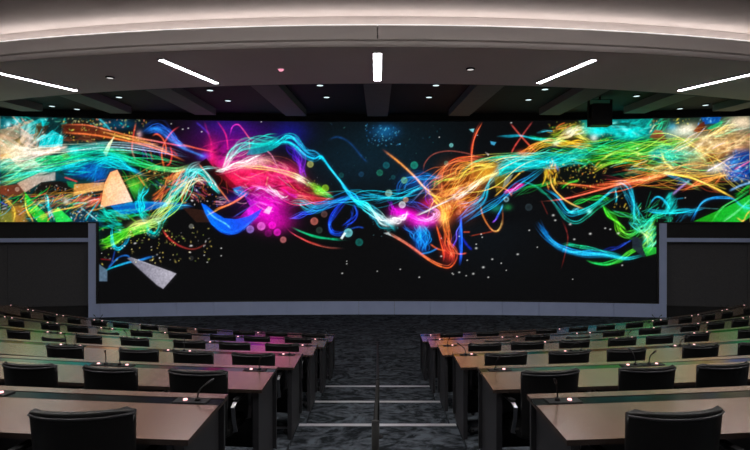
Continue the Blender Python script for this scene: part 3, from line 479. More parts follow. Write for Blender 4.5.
    R_([(481,204),(482,213),(486,223),(492,231),(498,231.5),(502,225),(502.5,213),(501,205)],[(220,120,60),(235,120,50),(240,110,45),(245,110,60),(250,170,80),(250,180,100),(235,120,60),(200,100,60)],5,.8,1.2,.95); S([(470,236),(485,233),(494,231)],(200,70,40),1,.6)
    R_([(512,196),(526,190),(540,186),(556,178)],[(10,120,60),(20,150,60),(20,140,50)],8,2.5,1,.7); R_([(520,182),(536,187),(550,196)],[(10,130,110),(20,150,120),(10,140,90)],6,1.5,1,.7); D(528.5,207,4,(40,55,60),.7)
    S([(510,123),(520,135),(531,147),(536,152)],[(160,60,60),(225,80,60),(225,80,50)],1.4,.85); S([(533,121),(524,133),(515,146),(511,154)],[(130,50,50),(190,60,55),(225,70,60)],1.4,.85); R_([(496,137),(508,136.5),(520,135),(535,138),(552,140)],[(20,120,140),(20,150,180),(20,170,190),(20,150,160)],5,.9,1.2,.8); G(522,153,6,3,(235,70,30),.8); R_([(518,156),(530,150),(543,143),(556,141)],[(235,80,40),(240,130,40),(235,180,50),(220,190,60)],16,[2,3,4],1.4,.75); S([(528,152),(534,145),(545,141),(556,140)],(240,120,50),1.6,.85); R_([(528,137),(540,139),(556,140),(570,139)],[(10,170,130),(20,190,90),(90,200,60)],12,2.5,1.2,.7); R_([(536,133),(545,131),(553,133)],[(20,130,150),(90,190,210)],4,1,1.2,.7)
    G(580,130,20,7,(120,110,20),.7,-.2); B(570,131,22,6,-.25,[(150,170,30),(220,190,60),ORG,(60,150,50)],44,14,1.1,.65); R_([(554,142),(566,135),(576,131),(590,128)],[(235,190,60),(235,200,120),(235,225,200),(120,200,160)],16,[3,4,4],1.5,.7); G(569,131,5,2.5,(225,225,210),.8,-.4); G(556,143,4,2.5,(215,215,190),.7,-.5); R_([(552,142),(566,144),(580,145),(594,146)],[(235,190,50),(245,180,40),(235,150,40),(160,170,30)],18,[3,4,3],1.5,.75); R_([(572,133),(584,138),(592,145)],[(220,180,60),(160,170,60)],8,2,1.3,.7); X(546,592,121,134,34,[YEL,(180,200,60),(230,140,60)],.5,1.1,.8)
    P([(579,118),(652,116),(652,137),(636,139),(600,138),(584,130)],(0,130,130),.6,soft=6); G(598,131,12,6,(0,190,190),.8); G(626,132,16,7,(0,200,190),.85); B(618,128,30,8,.1,[(0,200,190),(20,220,200),(0,120,110),(120,230,210)],60,14,1.4,.6); P([(606,125),(625,122),(645,127),(630,126)],(10,50,40),.8); G(594,138,4,4,(220,225,210),.85); K(605,138,9,4,.7,-.2,(20,30,12)); X(596,612,134,142,12,[YEL,ORG],.5,1,.8); B(586,132,10,5,-.3,[(20,140,60),(20,180,140)],16,10,1.2,.6)
    R_([(560,156),(585,150),(610,147),(640,143),(670,140)],[(20,180,110),(30,180,50),(40,170,40),(40,190,50),(60,200,60)],44,[6,7,7,6],1.4,.65); R_([(560,160),(590,158),(620,153),(650,150),(680,150)],[(10,170,90),(40,190,30),(50,180,30),(40,200,60),(30,190,80)],30,[4,6,7,6],1.3,.6); K(566,148,7,3,.6,.1,(8,30,26)); K(588,142,8,3,.5,0,(20,40,14))
    P([(594,166),(606,156),(620,150),(640,153),(648,160),(620,161),(600,168)],(30,130,20),.55); R_([(592,172),(600,162),(610,155),(622,150.5),(636,153),(652,160)],[(240,150,40),(220,190,50),(150,200,50),(190,210,60),(200,190,60)],6,1,1.3,.9); R_([(590,174),(604,165),(622,161),(640,160)],[(230,180,60),(90,200,50),(60,190,60)],7,1.4,1.2,.75); R_([(576,172),(586,164),(592,158)],[(10,150,60),(20,190,90)],5,1,1.4,.8)
    K(570,172,24,10,.65,0,(12,18,14)); X(545,606,160,188,120,[(240,200,60),(220,170,40),(200,190,80),(240,140,50)],.5,1.2,.85); B(552,176,8,12,1.3,[YEL,(240,180,40),ORG],30,8,1.2,.75); B(550,166,8,6,1.2,[TEAL,YEL,BLUE],14,8,1.1,.7); S([(546,167),(546,176),(542,186)],YEL,1.4,.8); R_([(560,188),(570,182),(580,180)],[(20,150,40),(60,180,50)],5,1,1.3,.7)
    R_([(551,172),(552,186),(560,196),(572,204),(586,210)],[(235,190,50),(245,180,70),(240,170,60),(200,150,70),(140,130,60)],5,.8,1.2,.9)
    R_([(549,183),(570,184.5),(595,187),(612,187)],[(235,160,60),(240,110,50),(235,80,45),(235,75,45)],8,1.2,1.2,.85); R_([(538,201),(560,198),(590,191),(620,184),(650,178),(672,171)],[(130,60,50),(200,70,50),(225,75,45),(235,85,45),(230,80,45),(225,110,50)],8,1.3,1.2,.85); R_([(585,186),(610,183),(640,182),(668,173),(700,170)],[(190,60,40),(235,90,50),(225,75,45),(230,90,50),(235,140,60)],12,[1,2,2.5,1.5],1.1,.75); R_([(600,177),(630,180),(650,184)],[(130,40,40),(190,60,45)],5,1.5,1,.6); R_([(606,176),(630,172),(650,166)],[(10,60,40),(20,120,60)],4,1.5,1.1,.6)
    S([(570,190),(580,196),(592,204)],(90,60,40),1,.5)
    R_([(544,187),(557,196),(567,212),(578,213.5),(594,205),(609,192),(622,185)],[(20,120,180),(30,140,210),(20,160,215),(20,180,200),(20,190,180),(20,170,200),(40,170,220)],12,[2,2.5,3,2,2,1.5],1.2,.8); R_([(541,188),(554,203),(566,218),(577,222),(588,216),(600,206),(625,191)],[(10,120,100),(20,160,150),(20,180,170),(20,190,170),(20,190,120),(20,180,150),(20,150,150)],9,1.5,1.1,.8); R_([(566,213),(580,208)],[(60,190,230),(90,200,235)],5,1.2,1.2,.8); R_([(614,183),(622,184),(629,192),(634,207),(636,226)],[(40,180,210),(30,180,220),(20,160,220),(20,150,200),(20,190,180)],16,[2,4,4,3],1.2,.75); R_([(616,186),(616,196),(616,204)],[(20,150,190),(20,170,200)],4,1,1,.7); X(614,630,190,210,14,[YEL,(220,200,90)],.6,1.2,.9); G(589,211,2.5,2.5,(120,220,210),.9)
    R_([(570,206),(585,200),(600,198),(610,202)],[(20,130,50),(30,150,50),(40,180,50)],7,2,1.1,.75); R_([(602,204),(609,214),(617,224),(626,232)],[(40,200,40),(60,215,30),(70,215,30),(80,215,30)],10,[1.5,2.5,2],1.5,.85); R_([(604,210),(624,214),(640,220)],[(30,150,60),(30,190,60)],6,2,1.1,.7); S([(612,210),(628,216),(642,221)],(60,160,140),1,.7)
    R_([(614,220),(620,230),(630,235),(640,230),(650,226)],[(80,215,30),(100,220,30),(70,210,60),(40,210,90),(40,210,120)],18,[2,4,3],1.3,.75); R_([(628,222),(638,228),(648,238),(652,246)],[(20,190,180),(40,200,180),(170,215,40),(60,210,90)],10,3,1.3,.75); B(649,238,7,13,-.9,[(20,200,130),(40,210,170),(120,220,50),(20,190,90)],60,16,1.2,.75); P([(642,247),(657,247),(657,253),(646,256)],(40,190,60),.7); K(641,240,3,5,.8)
    R_([(537,221),(545,234),(553,243),(563,249),(582,254),(604,255),(626,258.5),(645,254)],[(10,90,150),(20,120,190),(20,130,210),(20,140,215),(20,150,220),(20,170,220),(20,190,210),(40,200,190)],14,[4,3,2,2,1.5,1.2],1.4,.85); P([(538,222),(548,232),(549,241),(553,246),(546,240)],(10,90,160),.6); R_([(560,247),(568,244.5),(580,246),(600,251),(625,257)],[(20,170,140),(20,190,120),(20,160,160),(20,180,200)],7,1.2,1.3,.85); R_([(566,251),(585,251.5),(606,254)],[(20,130,210),(20,140,210)],7,1.5,1.2,.8); R_([(600,252),(615,248),(626,243),(632,240)],[(10,40,120),(20,60,180),(30,80,200)],6,1.2,1.3,.8); R_([(586,260),(594,263),(606,264),(618,260),(632,251),(648,246)],[(20,150,60),(20,190,70),(50,190,50),(70,200,40),(90,210,40)],7,[.5,1,2,2,3],1.3,.85)
    P([(632,237),(637,236.5),(641,240),(645,257),(638,253),(632,248)],(30,38,46),.95); R_([(560,215),(567,232),(568,242),(565,256),(560,270)],[(70,25,25),(130,35,35),(120,35,30),(130,35,30),(100,25,25)],3,.8,1.1,.8); S([(541,200),(548,215)],(120,40,35),1,.6)
    # ---- far right, dense
    P([(655,112),(765,110),(765,190),(735,180),(655,172)],(40,62,50),.6,soft=8); B(644,130,14,10,-.7,[(0,180,160),(20,200,150),(10,120,90)],30,20,1.3,.65); R_([(652,136),(660,128),(670,118)],[(20,160,120),(20,190,110),(20,150,90)],12,5,1.3,.7); S([(649,134),(655,124)],(200,215,160),1.4,.8); G(672,127,5,4,(30,140,190),.7); X(670,690,118,124,22,[YEL,(60,90,30)],.6,1.2,.8); X(650,660,119,126,14,[YEL,ORG],.5,1,.8)
    P([(649,137),(655,129.5),(662,130.5),(667.5,143.5)],(40,20,14),.95,(150,80,50),dirn=(0,-1)); P([(662,131),(690,125),(694,135),(668,138)],(130,190,170),.5,soft=5)
    G(686,129,12,5,(235,200,160),.85,-.2); G(700,140,18,7,(230,170,110),.55); G(708,150,26,10,(200,110,36),.65,.2); G(730,140,20,10,(210,130,55),.6); G(742,122,14,7,(230,190,150),.85); G(692,158,16,8,(190,100,40),.8,.5); G(735,150,16,7,(190,80,60),.7)
    P([(700,116),(722,115),(718,123),(704,124)],(10,70,150),.85); X(696,722,116,124,16,[(30,110,220),(130,190,230)],.6,1.2,.8); P([(693,131),(699,124),(704,121),(706,129),(698,132)],(120,50,24),.95,(60,24,14),dirn=(1,0)); P([(707,128),(722,120),(722,125),(712,131)],(20,120,60),.8); R_([(706,130),(718,125),(734,119)],[(20,150,90),(20,170,100),(120,180,90)],10,2.5,1.2,.75); R_([(711,138),(725,133),(752,126)],[(60,180,90),(20,170,110),(180,200,170)],10,2,1.3,.75)
    R_([(706,142),(722,130),(740,122)],[(240,170,70),(245,180,80),(240,200,120)],10,4,1.3,.7); B(712,148,24,12,-.35,[(240,160,60),(250,180,90),(220,110,40),(180,70,30),(245,200,150)],90,18,1.2,.6); B(738,140,16,10,-.3,[(240,190,110),(200,100,90),(230,150,60)],40,16,1.2,.6); K(713,156,5,3,.6,.5,(90,40,16)); K(724,156,5,5,.6,0,(60,34,14))
    R_([(628,150),(650,147),(672,142),(694,139)],[(60,200,40),(100,215,30),(130,215,30),(150,190,60)],14,2.5,1.3,.75); P([(672,138),(700,138),(690,146),(672,148)],(70,150,50),.5); P([(660,146),(694,150),(700,160),(680,164),(662,158)],(10,120,100),.5,soft=6); B(676,152,18,8,.2,[(0,180,150),(20,160,110),(20,200,120),(0,120,110)],50,18,1.2,.65)
    S([(672,153.5),(690,145),(710,136),(731,124)],[(200,220,200),(240,200,90),(245,170,50),(245,190,90)],1.9,.95); R_([(644,160),(652,150),(662,146),(668,152)],[(150,210,60),(60,190,90),(20,170,110)],8,2,1.2,.7); P([(648,152),(658,149),(662,156),(654,160),(648,158)],(0,110,130),.7); R_([(661,150),(664,160),(672,168),(680,172)],[(120,180,50),(220,170,50),(230,160,50)],6,1,1.3,.85); R_([(666,150),(670,160),(678,168)],[(20,190,140),(20,170,130)],8,2.5,1.2,.7); R_([(690,147),(700,154),(708,164)],[(20,150,70),(30,170,80),(140,150,60)],10,2,1.3,.75)
    B(645,162,14,7,-.2,[(220,200,50),(90,180,40),(60,100,40),(190,130,50)],40,10,1.1,.65); B(650,170,22,5,-.1,[(200,130,50),(110,60,30),(20,130,90)],36,16,1.2,.6); B(675,168,24,6,.1,[(230,150,60),(200,110,50),(60,150,90),(150,130,50)],46,20,1.1,.6); X(632,690,152,174,50,[YEL,(230,200,110),LIME],.5,1.1,.85)
    P([(722,160),(734,150),(760,150),(760,182),(735,180),(722,172)],(8,40,110),.85,soft=6); B(740,168,13,12,-.5,[(20,90,220),(10,60,170),(60,150,230)],36,14,1.3,.65); X(726,752,150,182,44,[YEL,(200,180,80),(70,140,230),WHT],.6,1.3,.85); S([(734,170),(752,160)],(235,90,50),1.3,.85); S([(706,172),(720,164),(735,155)],(215,200,230),1.6,.9); G(718,168,10,4,(200,185,165),.8,-.3); X(706,728,160,174,20,[PALE,YEL,WHT],.6,1.2,.7)
    R_([(630,182),(650,178),(668,172)],[(235,85,45),(230,90,45),(235,140,50)],8,2,1.2,.75); R_([(655,171),(672,174),(692,178),(712,187),(736,199)],[(150,170,60),(235,190,50),(240,180,60),(240,170,60),(220,160,60)],7,1,1.3,.9); R_([(660,172),(690,175.5),(712,175),(730,172)],[(220,180,60),(240,150,50),(245,160,50),(245,170,60)],9,1.5,1.2,.8); R_([(680,190),(700,183),(715,178),(730,174)],[(200,70,45),(220,80,45),(240,120,45),(245,160,60)],9,2,1.2,.8); R_([(712,189),(718,180),(724,172)],[(190,70,40),(230,110,45)],5,1.5,1.2,.6); R_([(685,172),(705,182),(720,194)],[(60,40,30),(120,50,35),(110,40,30)],6,3,1.1,.6); R_([(662,172),(676,177),(690,184),(703,190)],[(20,100,110),(20,100,150),(40,110,60),(90,70,30)],6,1.5,1.2,.7)
    S([(672,195),(680,188),(688,181.5)],(150,120,190),2.2,.85); R_([(676,186),(684,180),(692,182)],[(20,60,120),(30,110,190)],6,2,1.2,.6); D(688,181,1.2,(140,210,230),.9)
    R_([(649,206),(653,199),(658,196.5),(664,201),(670,211)],[(20,90,150),(20,140,200),(20,160,210),(20,160,190)],5,.9,1.2,.85); G(670,203,4,8,(0,130,120),.8); B(670,204,6,9,-1,[(20,200,190),(20,170,160),(10,140,140)],36,10,1.2,.75); R_([(646,208.5),(658,212),(672,213.5),(690,210),(706,207)],[(20,140,190),(20,180,200),(20,200,200),(20,150,200),(20,120,180)],14,[1,3,2.5,1],1.3,.8); R_([(667,214),(669,220),(668,226)],[(20,180,150),(20,170,110)],10,4,1.2,.65); R_([(640,226),(654,218),(666,212)],[(20,170,130),(20,190,120),(20,170,130)],9,2.5,1.1,.75); S([(676,199),(684,198)],(20,130,170),1.1,.7); S([(695,207.5),(710,208.5),(720,209)],(60,110,110),.9,.7); B(686,216,10,5,-.8,[(20,130,170),(20,90,130)],16,10,1,.6)
    R_([(631,186),(634,200),(637,214),(642,226)],[(20,130,150),(20,170,190),(20,190,180),(30,190,120)],12,[1.5,2.5,3],1.1,.7); R_([(632,216),(644,224),(656,228)],[(60,200,60),(20,200,150),(20,210,120)],10,3,1.2,.7)
    P([(694,221),(714,212),(736,202),(754,192),(754,214),(742,222)],(15,140,30),.9,(30,170,50)); P([(694,221),(712,213),(722,210),(712,222)],(30,120,20),.6); R_([(712,222),(722,208),(738,198),(752,189)],[(60,190,70),(60,200,70),(20,170,60)],6,1,1.3,.8); R_([(722,222),(738,211),(754,197)],[(120,225,150),(90,225,130),(70,215,120)],5,.8,1.4,.85); R_([(734,196),(744,190),(754,184)],[(10,120,30),(20,150,40)],8,2,1.3,.7)
    R_([(692,222),(698,211),(706,203),(716,199),(730,198),(738,202)],[(20,100,190),(20,120,210),(40,150,220),(20,120,210),(20,110,190),(20,150,200)],8,[1.5,2,1.5,1],1.4,.85); S([(736,201),(742,206),(754,209)],(30,150,210),2,.8); S([(729,191),(742,185),(754,182)],(110,170,230),2,.85); R_([(742,206),(754,212)],[(20,150,160),(20,180,170)],6,3,1.4,.7); S([(736,217),(743,221),(747,214),(754,208)],(220,100,60),1.4,.85)
    BK(712,150,28,12,-.3,22,10,1.6,.7,(60,34,14)); BK(735,138,18,10,-.3,12,8,1.6,.6,(50,40,30)); B(715,142,34,16,-.35,[(255,200,110),(255,170,70),WHT,(120,200,110),(250,120,60)],34,30,.7,.75); BK(620,152,60,10,-.1,40,20,1.1,.8,(6,22,8)); B(620,150,62,11,-.12,[(60,230,60),(20,220,140),(160,240,60),(20,170,60)],60,44,.6,.75); BK(560,158,50,8,-.15,40,18,.5,.6,(0,24,30)); B(545,160,44,7,-.12,[(60,240,230),(20,210,230),(40,220,150)],50,30,.6,.75); BK(650,165,34,8,-.1,50,10,.8,.7,(16,16,10)); B(655,164,36,8,-.15,[YEL,(240,140,50),GRN,TEAL],60,22,.6,.75); BK(625,129,30,8,.1,36,8,.8,.6,(0,40,40)); BK(455,192,22,18,-.4,36,10,1.2,.75,(40,12,4)); B(455,192,24,18,-.6,[(255,140,50),(255,190,80),(240,80,30)],36,22,.6,.75)
    B(690,176,60,12,.1,[(240,150,50),(220,80,40),(200,190,60),(40,120,60)],44,40,.5,.7); B(645,215,14,20,-1,[(20,220,170),(60,230,90)],40,16,.6,.7)
    for pts,cols,sp_ in (([(-5,172),(60,160),(120,158),(185,168)],[LIME,GRN,(0,230,190),(80,220,120)],[8,7,5,3]),([(-5,202),(50,198),(104,186),(150,176),(185,172)],[YEL,(250,180,60),(250,140,60),(240,200,80),ORG],[6,4,4,6,6]),([(-5,150),(40,152),(100,146),(150,147),(190,156)],[WHT,(240,200,170),(150,230,230),(170,190,250),(110,140,250)],[8,4,2,3,2]),
        ([(556,152),(620,148),(690,158),(754,150)],[(20,220,190),(80,230,60),(60,220,120),(250,170,70)],[5,8,8,8]),([(596,190),(660,176),(720,168),(754,150)],[(230,70,40),(250,120,50),(250,170,70),(255,210,130)],[3,6,7,6]),([(640,138),(690,148),(730,172),(754,192)],[(60,220,80),(240,200,70),(250,160,60),(120,190,90)],[6,7,6,5]),
        ([(428,208),(460,192),(500,170),(560,150)],[(255,90,60),(255,160,60),(220,220,80),(20,230,200)],[4,7,6,6]),([(398,200),(440,182),(480,162),(530,156)],[(20,120,240),(250,110,50),(250,170,60),(20,210,150)],[6,8,5,4]),([(213,172),(250,164),(290,178),(332,196)],[(255,60,110),(255,150,120),(255,80,60),(90,220,40)],[4,9,8,3]),([(235,206),(268,192),(300,196),(336,200)],[(230,20,220),(255,60,190),(255,50,60),(220,60,40)],[8,10,6,2]),
        ([(288,212),(330,204),(360,200),(400,198),(432,186)],[(20,80,240),(20,130,240),(20,190,230),(20,180,220),(30,140,240)],[5,4,6,4,3]),([(148,224),(175,196),(198,172),(222,168)],[YEL,(120,230,120),(20,220,220),WHT],[6,7,5,2]),([(430,226),(446,206),(452,186),(470,170)],[(255,110,40),(255,150,50),(255,120,40),(255,180,70)],[6,9,8,5])):
        R_(pts,cols,4,[q*1.3 for q in sp_],.62,.8)
    # stars
    for (x,y,r) in ((345,261),(346.5,263.5),(342,273)) and ((346.5,263.5,.9),(342,273,1.1),(346.5,261,.6),(400,269,.8),(419,277,1),(377,271,.6),(441,256,1.2),(452,273,.8),(453,274,.8),(467,260,.9),(459,236,.8),(441,238,.7),(476,248,1.5),(476,244,.9),(481,234,1),(482,237,.8),(492,259,1.2),(483,267,1.6),(473,273.5,1.4),(459,272,1.2),(466,275.5,.9),(488,277,1),(501,263,.8),(517.5,254,1.4),(529,230,1),(537,247,.7),(506,270,.7),(553,215,1.6),(555,220,1.3),(570,224,1.6),(574,239,1.3),(590,233.5,1.6),(605,228,1.1),(610,229,1.1),(618,233,1.6),(622,265,1),(572.5,279,.7),(637,148,1),(188,128,.9),(201.5,131.5,1),(182.5,129,1),(171,123.5,.8),(261,121.5,.8),(439,137,.8),(477,135,.7),(511,122.5,1),(649,177,.6),(685,197.5,.8),(640,208,.7),(207,262,.9),(204,255,.8),(221,248,1),(221,255.5,.8)):
        G(x,y,r*.85,r*.62,(215,215,210),.8)
paint()
# crisp local contrast and fine LED grain
def blur(a,r):
    for ax in (0,1):
        c = np.cumsum(np.concatenate([np.repeat(np.take(a,[0],ax),r+1,ax),a,np.repeat(np.take(a,[-1],ax),r,ax)],ax),ax)
        n = a.shape[ax]; a = (np.take(c,range(2*r+1,2*r+1+n),ax)-np.take(c,range(0,n),ax))/(2*r+1)
    return a
CV = np.clip(CV+.30*(CV-blur(blur(CV,1),1)),0,1)
glow = blur(blur(np.maximum(CV-.12,0),5),5); glow = np.clip(glow-.03,0,1); CV = np.clip(1-(1-CV)*(1-.38*glow)-.012,.03,1)
gr = blur(rng.normal(0,1,CV.shape[:2]),1)*3; CV *= 1+.05*gr[...,None]
CV = np.clip(CV,0,1)
LUM = CV.mean(2,keepdims=True); np.clip(LUM+(CV-LUM)*1.32,.03,1)**1.12
LIN = np.where(CV<=.04045, CV/12.92, ((CV+.055)/1.055)**2.4)
def sample(px,py):
    px = np.where(px<0,px+750,px); px = np.where(px>750,px-750,px)           # the picture repeats past the edges of the view
    u = np.clip((px-AX0)*SC-.5,0,AW*SC-1.001); v = np.clip((py-AY0)*SC-.5,0,AHT*SC-1.001); i = u.astype(int); j = v.astype(int); fu = (u-i)[...,None]; fv = (v-j)[...,None]
    return (LIN[j,i]*(1-fu)+LIN[j,i+1]*fu)*(1-fv)+(LIN[j+1,i]*(1-fu)+LIN[j+1,i+1]*fu)*fv
def screen_material():
    m = mat('led_screen', (.001,.001,.001), .7, spec=.05); nt = m.node_tree
    at = nt.nodes.new('ShaderNodeAttribute'); at.attribute_name = 'picture'; b_ = nt.nodes['Principled BSDF']
    nt.links.new(at.outputs['Color'], b_.inputs['Emission Color']); b_.inputs['Emission Strength'].default_value = SCREEN_STRENGTH
    m.cycles.emission_sampling = 'NONE'
    return m
M['screen'] = screen_material()
def screen_grid(x0, x1, z0, z1, name, parent, ppm=56):
    nx = int((x1-x0)*ppm); nz = int((z1-z0)*ppm); xs = np.linspace(x0,x1,nx+1); zs = np.linspace(z0,z1,nz+1)
    Xg,Zg = np.meshgrid(xs,zs); Yg = YW-RW+np.sqrt(RW*RW-Xg*Xg)-.02
    co = np.stack([Xg,Yg,Zg],-1).reshape(-1,3); q = np.arange((nx+1)*(nz+1)).reshape(nz+1,nx+1)
    fa = np.stack([q[:-1,:-1],q[:-1,1:],q[1:,1:],q[1:,:-1]],-1).reshape(-1,4)
    me = bpy.data.meshes.new(name); me.vertices.add(len(co)); me.vertices.foreach_set('co',co.ravel()); nf = len(fa)
    me.loops.add(nf*4); me.loops.foreach_set('vertex_index',fa.ravel().astype(np.int32)); me.polygons.add(nf)
    me.polygons.foreach_set('loop_start',np.arange(0,nf*4,4,dtype=np.int32)); me.update(calc_edges=True); me.validate()
    at = me.color_attributes.new('picture','FLOAT_COLOR','POINT')
    px = PX+F*Xg/Yg; py = PY-F*(Zg-CZ)/Yg; c = np.ones((len(co),4)); c[:,:3] = sample(px,py).reshape(-1,3)
    at.data.foreach_set('color',c.ravel()); me.materials.append(M['screen'])
    o = bpy.data.objects.new(name, me); COL.objects.link(o); o.parent = parent; return o
scr = empty('video_wall', wall_pt(0,SZ0)); scr.location = (0,0,0)
tag(scr, 'huge curved video wall showing bright multicoloured light trails on black', 'screen')
screen_grid(-SX+.07, SX-.07, SZ0+.06, SZ1, 'display_surface', scr)
screen_grid(-SXO, SXO, SZ1, SZT, 'display_surface', scr)
def strip_part(x0,x1,z0,z1,d0,d1,n,name,m,par): return wall_strip(x0,x1,z0,z1,d0,d1,n).build(name,m,par)
strip_part(-SXO,SXO,SZT,SZT+.05,-.5,.06,40,'top_frame',M['bezel'],scr)
strip_part(-SX,SX,SZ0,SZ0+.06,-.5,.06,30,'bottom_frame',M['bezel'],scr)
for sg in (-1,1):
    x0,x1 = sorted((sg*SX,sg*(SX-.07))); strip_part(x0,x1,SZ0,SZ1,-.5,.06,2,'side_frame',M['bezel'],scr)
    x0,x1 = sorted((sg*(SX-.07),sg*SXO)); strip_part(x0,x1,SZ1-.04,SZ1,-.5,.06,12,'lower_side_frame',M['bezel'],scr)
strip_part(-SXO,SXO,SZT+.05,HD+.02,-.5,.0,40,'valance',M['black'],scr)
# base of light panels below the tall screen, joints as in the photograph
base = empty('screen_plinth', (0,0,0)); tag(base, 'low pale grey panelled plinth running under the video wall', 'plinth')
xs = [-SX-.22]; x = -SX-.22+.35
while x < SX+.1: xs.append(x); x += 1.16
xs.append(SX+.22)
for a,c in zip(xs[:-1],xs[1:]): strip_part(a+.005,c-.005,0.0,SZ0,-.1,.08,3,'plinth_panel',M['basepanel'],base)
# side portals: post, header, pale rail, recessed dark panels
for sg in (-1,1):
    side = 'left' if sg < 0 else 'right'
    pt = empty('side_portal', (0,0,0)); tag(pt, 'dark recessed portal under the %s end of the video wall, with pale frame' % side, 'portal', 'portals beside the plinth')
    def sp(xa,xb,z0,z1,d0,d1,n,name,m):
        x0,x1 = sorted((sg*xa,sg*xb)); return strip_part(x0,x1,z0,z1,d0,d1,n,name,m,pt)
    sp(SX,SX+.22,SZ0+.001,SZ1-.04,-.2,.08,2,'post',M['basepanel'])
    sp(SX+.22,16.2,2.50,SZ1-.041,-.3,-.02,12,'header',M['black'])
    sp(SX+.22,16.2,2.375,2.50,-.3,.03,12,'rail',M['basepanel'])
    xa = SX+.22; i = 0
    while xa < 16.0:
        xb = min(16.2,xa+2.44); sp(xa+.006,xb-.006,.34,2.37,-.4,-.22,4,'recess_panel',M['alcove']); xa = xb
    sp(SX+.22,16.2,0,.335,-.4,-.16,12,'kick_board',M['black'])

# ------------------------------------------------------------------ ceiling fittings
def linear_light(x0,y0,x1,y1,z,label,m,width=.145,group='linear ceiling lights'):
    t = empty('linear_light', ((x0+x1)/2,(y0+y1)/2,z), math.atan2(y1-y0,x1-x0)); L = math.hypot(x1-x0,y1-y0)/2; hw = width/2
    mb = MB(); mb.box(-L,L,-hw+.018,hw-.018,-.035,-.004); mb.build('diffuser', m, t)
    mb = MB(); mb.box(-L-.02,L+.02,-hw,-hw+.018,-.03,-.001); mb.box(-L-.02,L+.02,hw-.018,hw,-.03,-.001); mb.box(-L-.02,-L,-hw,hw,-.03,-.001); mb.box(L,L+.02,-hw,hw,-.03,-.001)
    mb.build('frame', M['trimwhite'], t)
    return tag(t, label, 'ceiling light', group)
linear_light(0,10.16,0,12.1,HS,'straight linear light in the brown soffit above the aisle handrail',M['led'],.19)
for sg,sd in ((-1,'left'),(1,'right')):
    linear_light(sg*4.24,10.57,sg*3.68,12.35,HS,'slanting linear light in the soffit, first %s of the aisle' % sd,M['led'])
    linear_light(sg*8.15,11.35,sg*7.28,13.05,HS,'slanting linear light in the soffit, second %s of the aisle' % sd,M['led'])
for i,yr in enumerate((1.0,4.4)):  # added lights, out of view, that brighten desks, fascia and soffit
    for n_,xx in enumerate((-9,-6,-3,0,3,6,9)):
        linear_light(xx,yr,xx*.95,yr+1.9,HU,'added fill light over the seating, %s from the left wall, %s line from the cove' % (('first','second','third','fourth','fifth','sixth','seventh')[n_],('second','first')[i]),M['seatfill'],.17,'added seating fill lights')
def downlight(px,py,z,label,col='downlight',r=.085,dome=False):
    Y = F*(z-CZ)/(PY-py); X_ = (px-PX)/F*Y; t = empty('downlight', (X_,Y,z))
    mb = MB(); n = 18
    for r0,r1,z0,z1 in ((r,r*1.35,-.03,-.012),):
        vv = []
        for k in range(n):
            a = 2*math.pi*k/n
            vv += [(r0*math.cos(a),r0*math.sin(a),-.03),(r1*math.cos(a),r1*math.sin(a),-.02),(r1*math.cos(a),r1*math.sin(a),-.001),(r0*math.cos(a),r0*math.sin(a),-.001)]
        mb.add(vv,[(4*k+j,4*k+(j+1)%4,4*((k+1)%n)+(j+1)%4,4*((k+1)%n)+j) for k in range(n) for j in range(4)])
    mb.build('trim_ring', M['plastic'], t, True); mb = MB(); mb.cyl(0,0,-.024,-.002,r*.99,n); mb.build('lens', M[col], t)
    return tag(t,label,'downlight','downlights in the black ceiling')
for px,py,bay,ph in ((320,84.5,'first bay left','soffit'),(326.6,96.5,'first bay left','screen'),(210,89.5,'second bay left','soffit'),(228,100,'second bay left','screen'),(119,96.5,'third bay left','soffit'),(77,108.5,'third bay left','screen'),(52,105.5,'fourth bay left','soffit'),(37,107.3,'fourth bay left','screen'),
        (436,84.5,'first bay right','soffit'),(429,96.5,'first bay right','screen'),(545,88.5,'second bay right','soffit'),(528.5,99,'second bay right','screen'),(636.6,95.3,'third bay right','soffit'),(680,108,'third bay right','screen'),(705.6,104.4,'fourth bay right','soffit'),(720,107,'fourth bay right','screen')):
    downlight(px,py,HD,'small round downlight, %s of the centre ceiling beam, the one nearer the %s' % (bay,ph))
downlight(110,77,HS,'small round downlight in the brown soffit between the two left linear lights','softlight',.07)
downlight(470.5,68.5,HS,'small round downlight in the brown soffit right of the aisle linear light','softlight',.07)
for px,py,lb in ((281,69,'white ceiling sensor with red light on the soffit left of the aisle light'),):
    Y = F*(HS-CZ)/(PY-py); t = empty('ceiling_sensor', ((px-PX)/F*Y,Y,HS)); mb = MB(); mb.cyl(0,0,-.012,-.001,.085,20); mb.build('base_plate',M['sensor'],t)
    mb = MB(); mb.cyl(0,0,-.045,-.012,.035,20,.06); mb.build('dome',M['redlight'],t,True); tag(t,lb,'sensor','ceiling sensors')
# black loudspeaker hanging before the screen
t = empty('hanging_speaker', (6.22,15.1,HD)); tag(t,'black loudspeaker cabinet hanging from the black ceiling before the screen','speaker')
mb = MB(); mb.prism([(-.29,.2),(-.27,-.2),(.27,-.2),(.29,.2)],-.82,-.22); mb.build('cabinet',M['plastic'],t,bevel=.015)
mb = MB(); mb.box(-.25,.25,-.215,-.2,-.79,-.25); mb.build('grille',M['black'],t)
mb = MB(); mb.box(-.33,-.30,-.05,.05,-.6,-.08); mb.box(.30,.33,-.05,.05,-.6,-.08); mb.box(-.33,.33,-.05,.05,-.10,-.08); mb.build('yoke',M['blackmetal'],t)
mb = MB(); mb.cyl(0,0,-.09,-.002,.03); mb.build('drop_pole',M['blackmetal'],t)

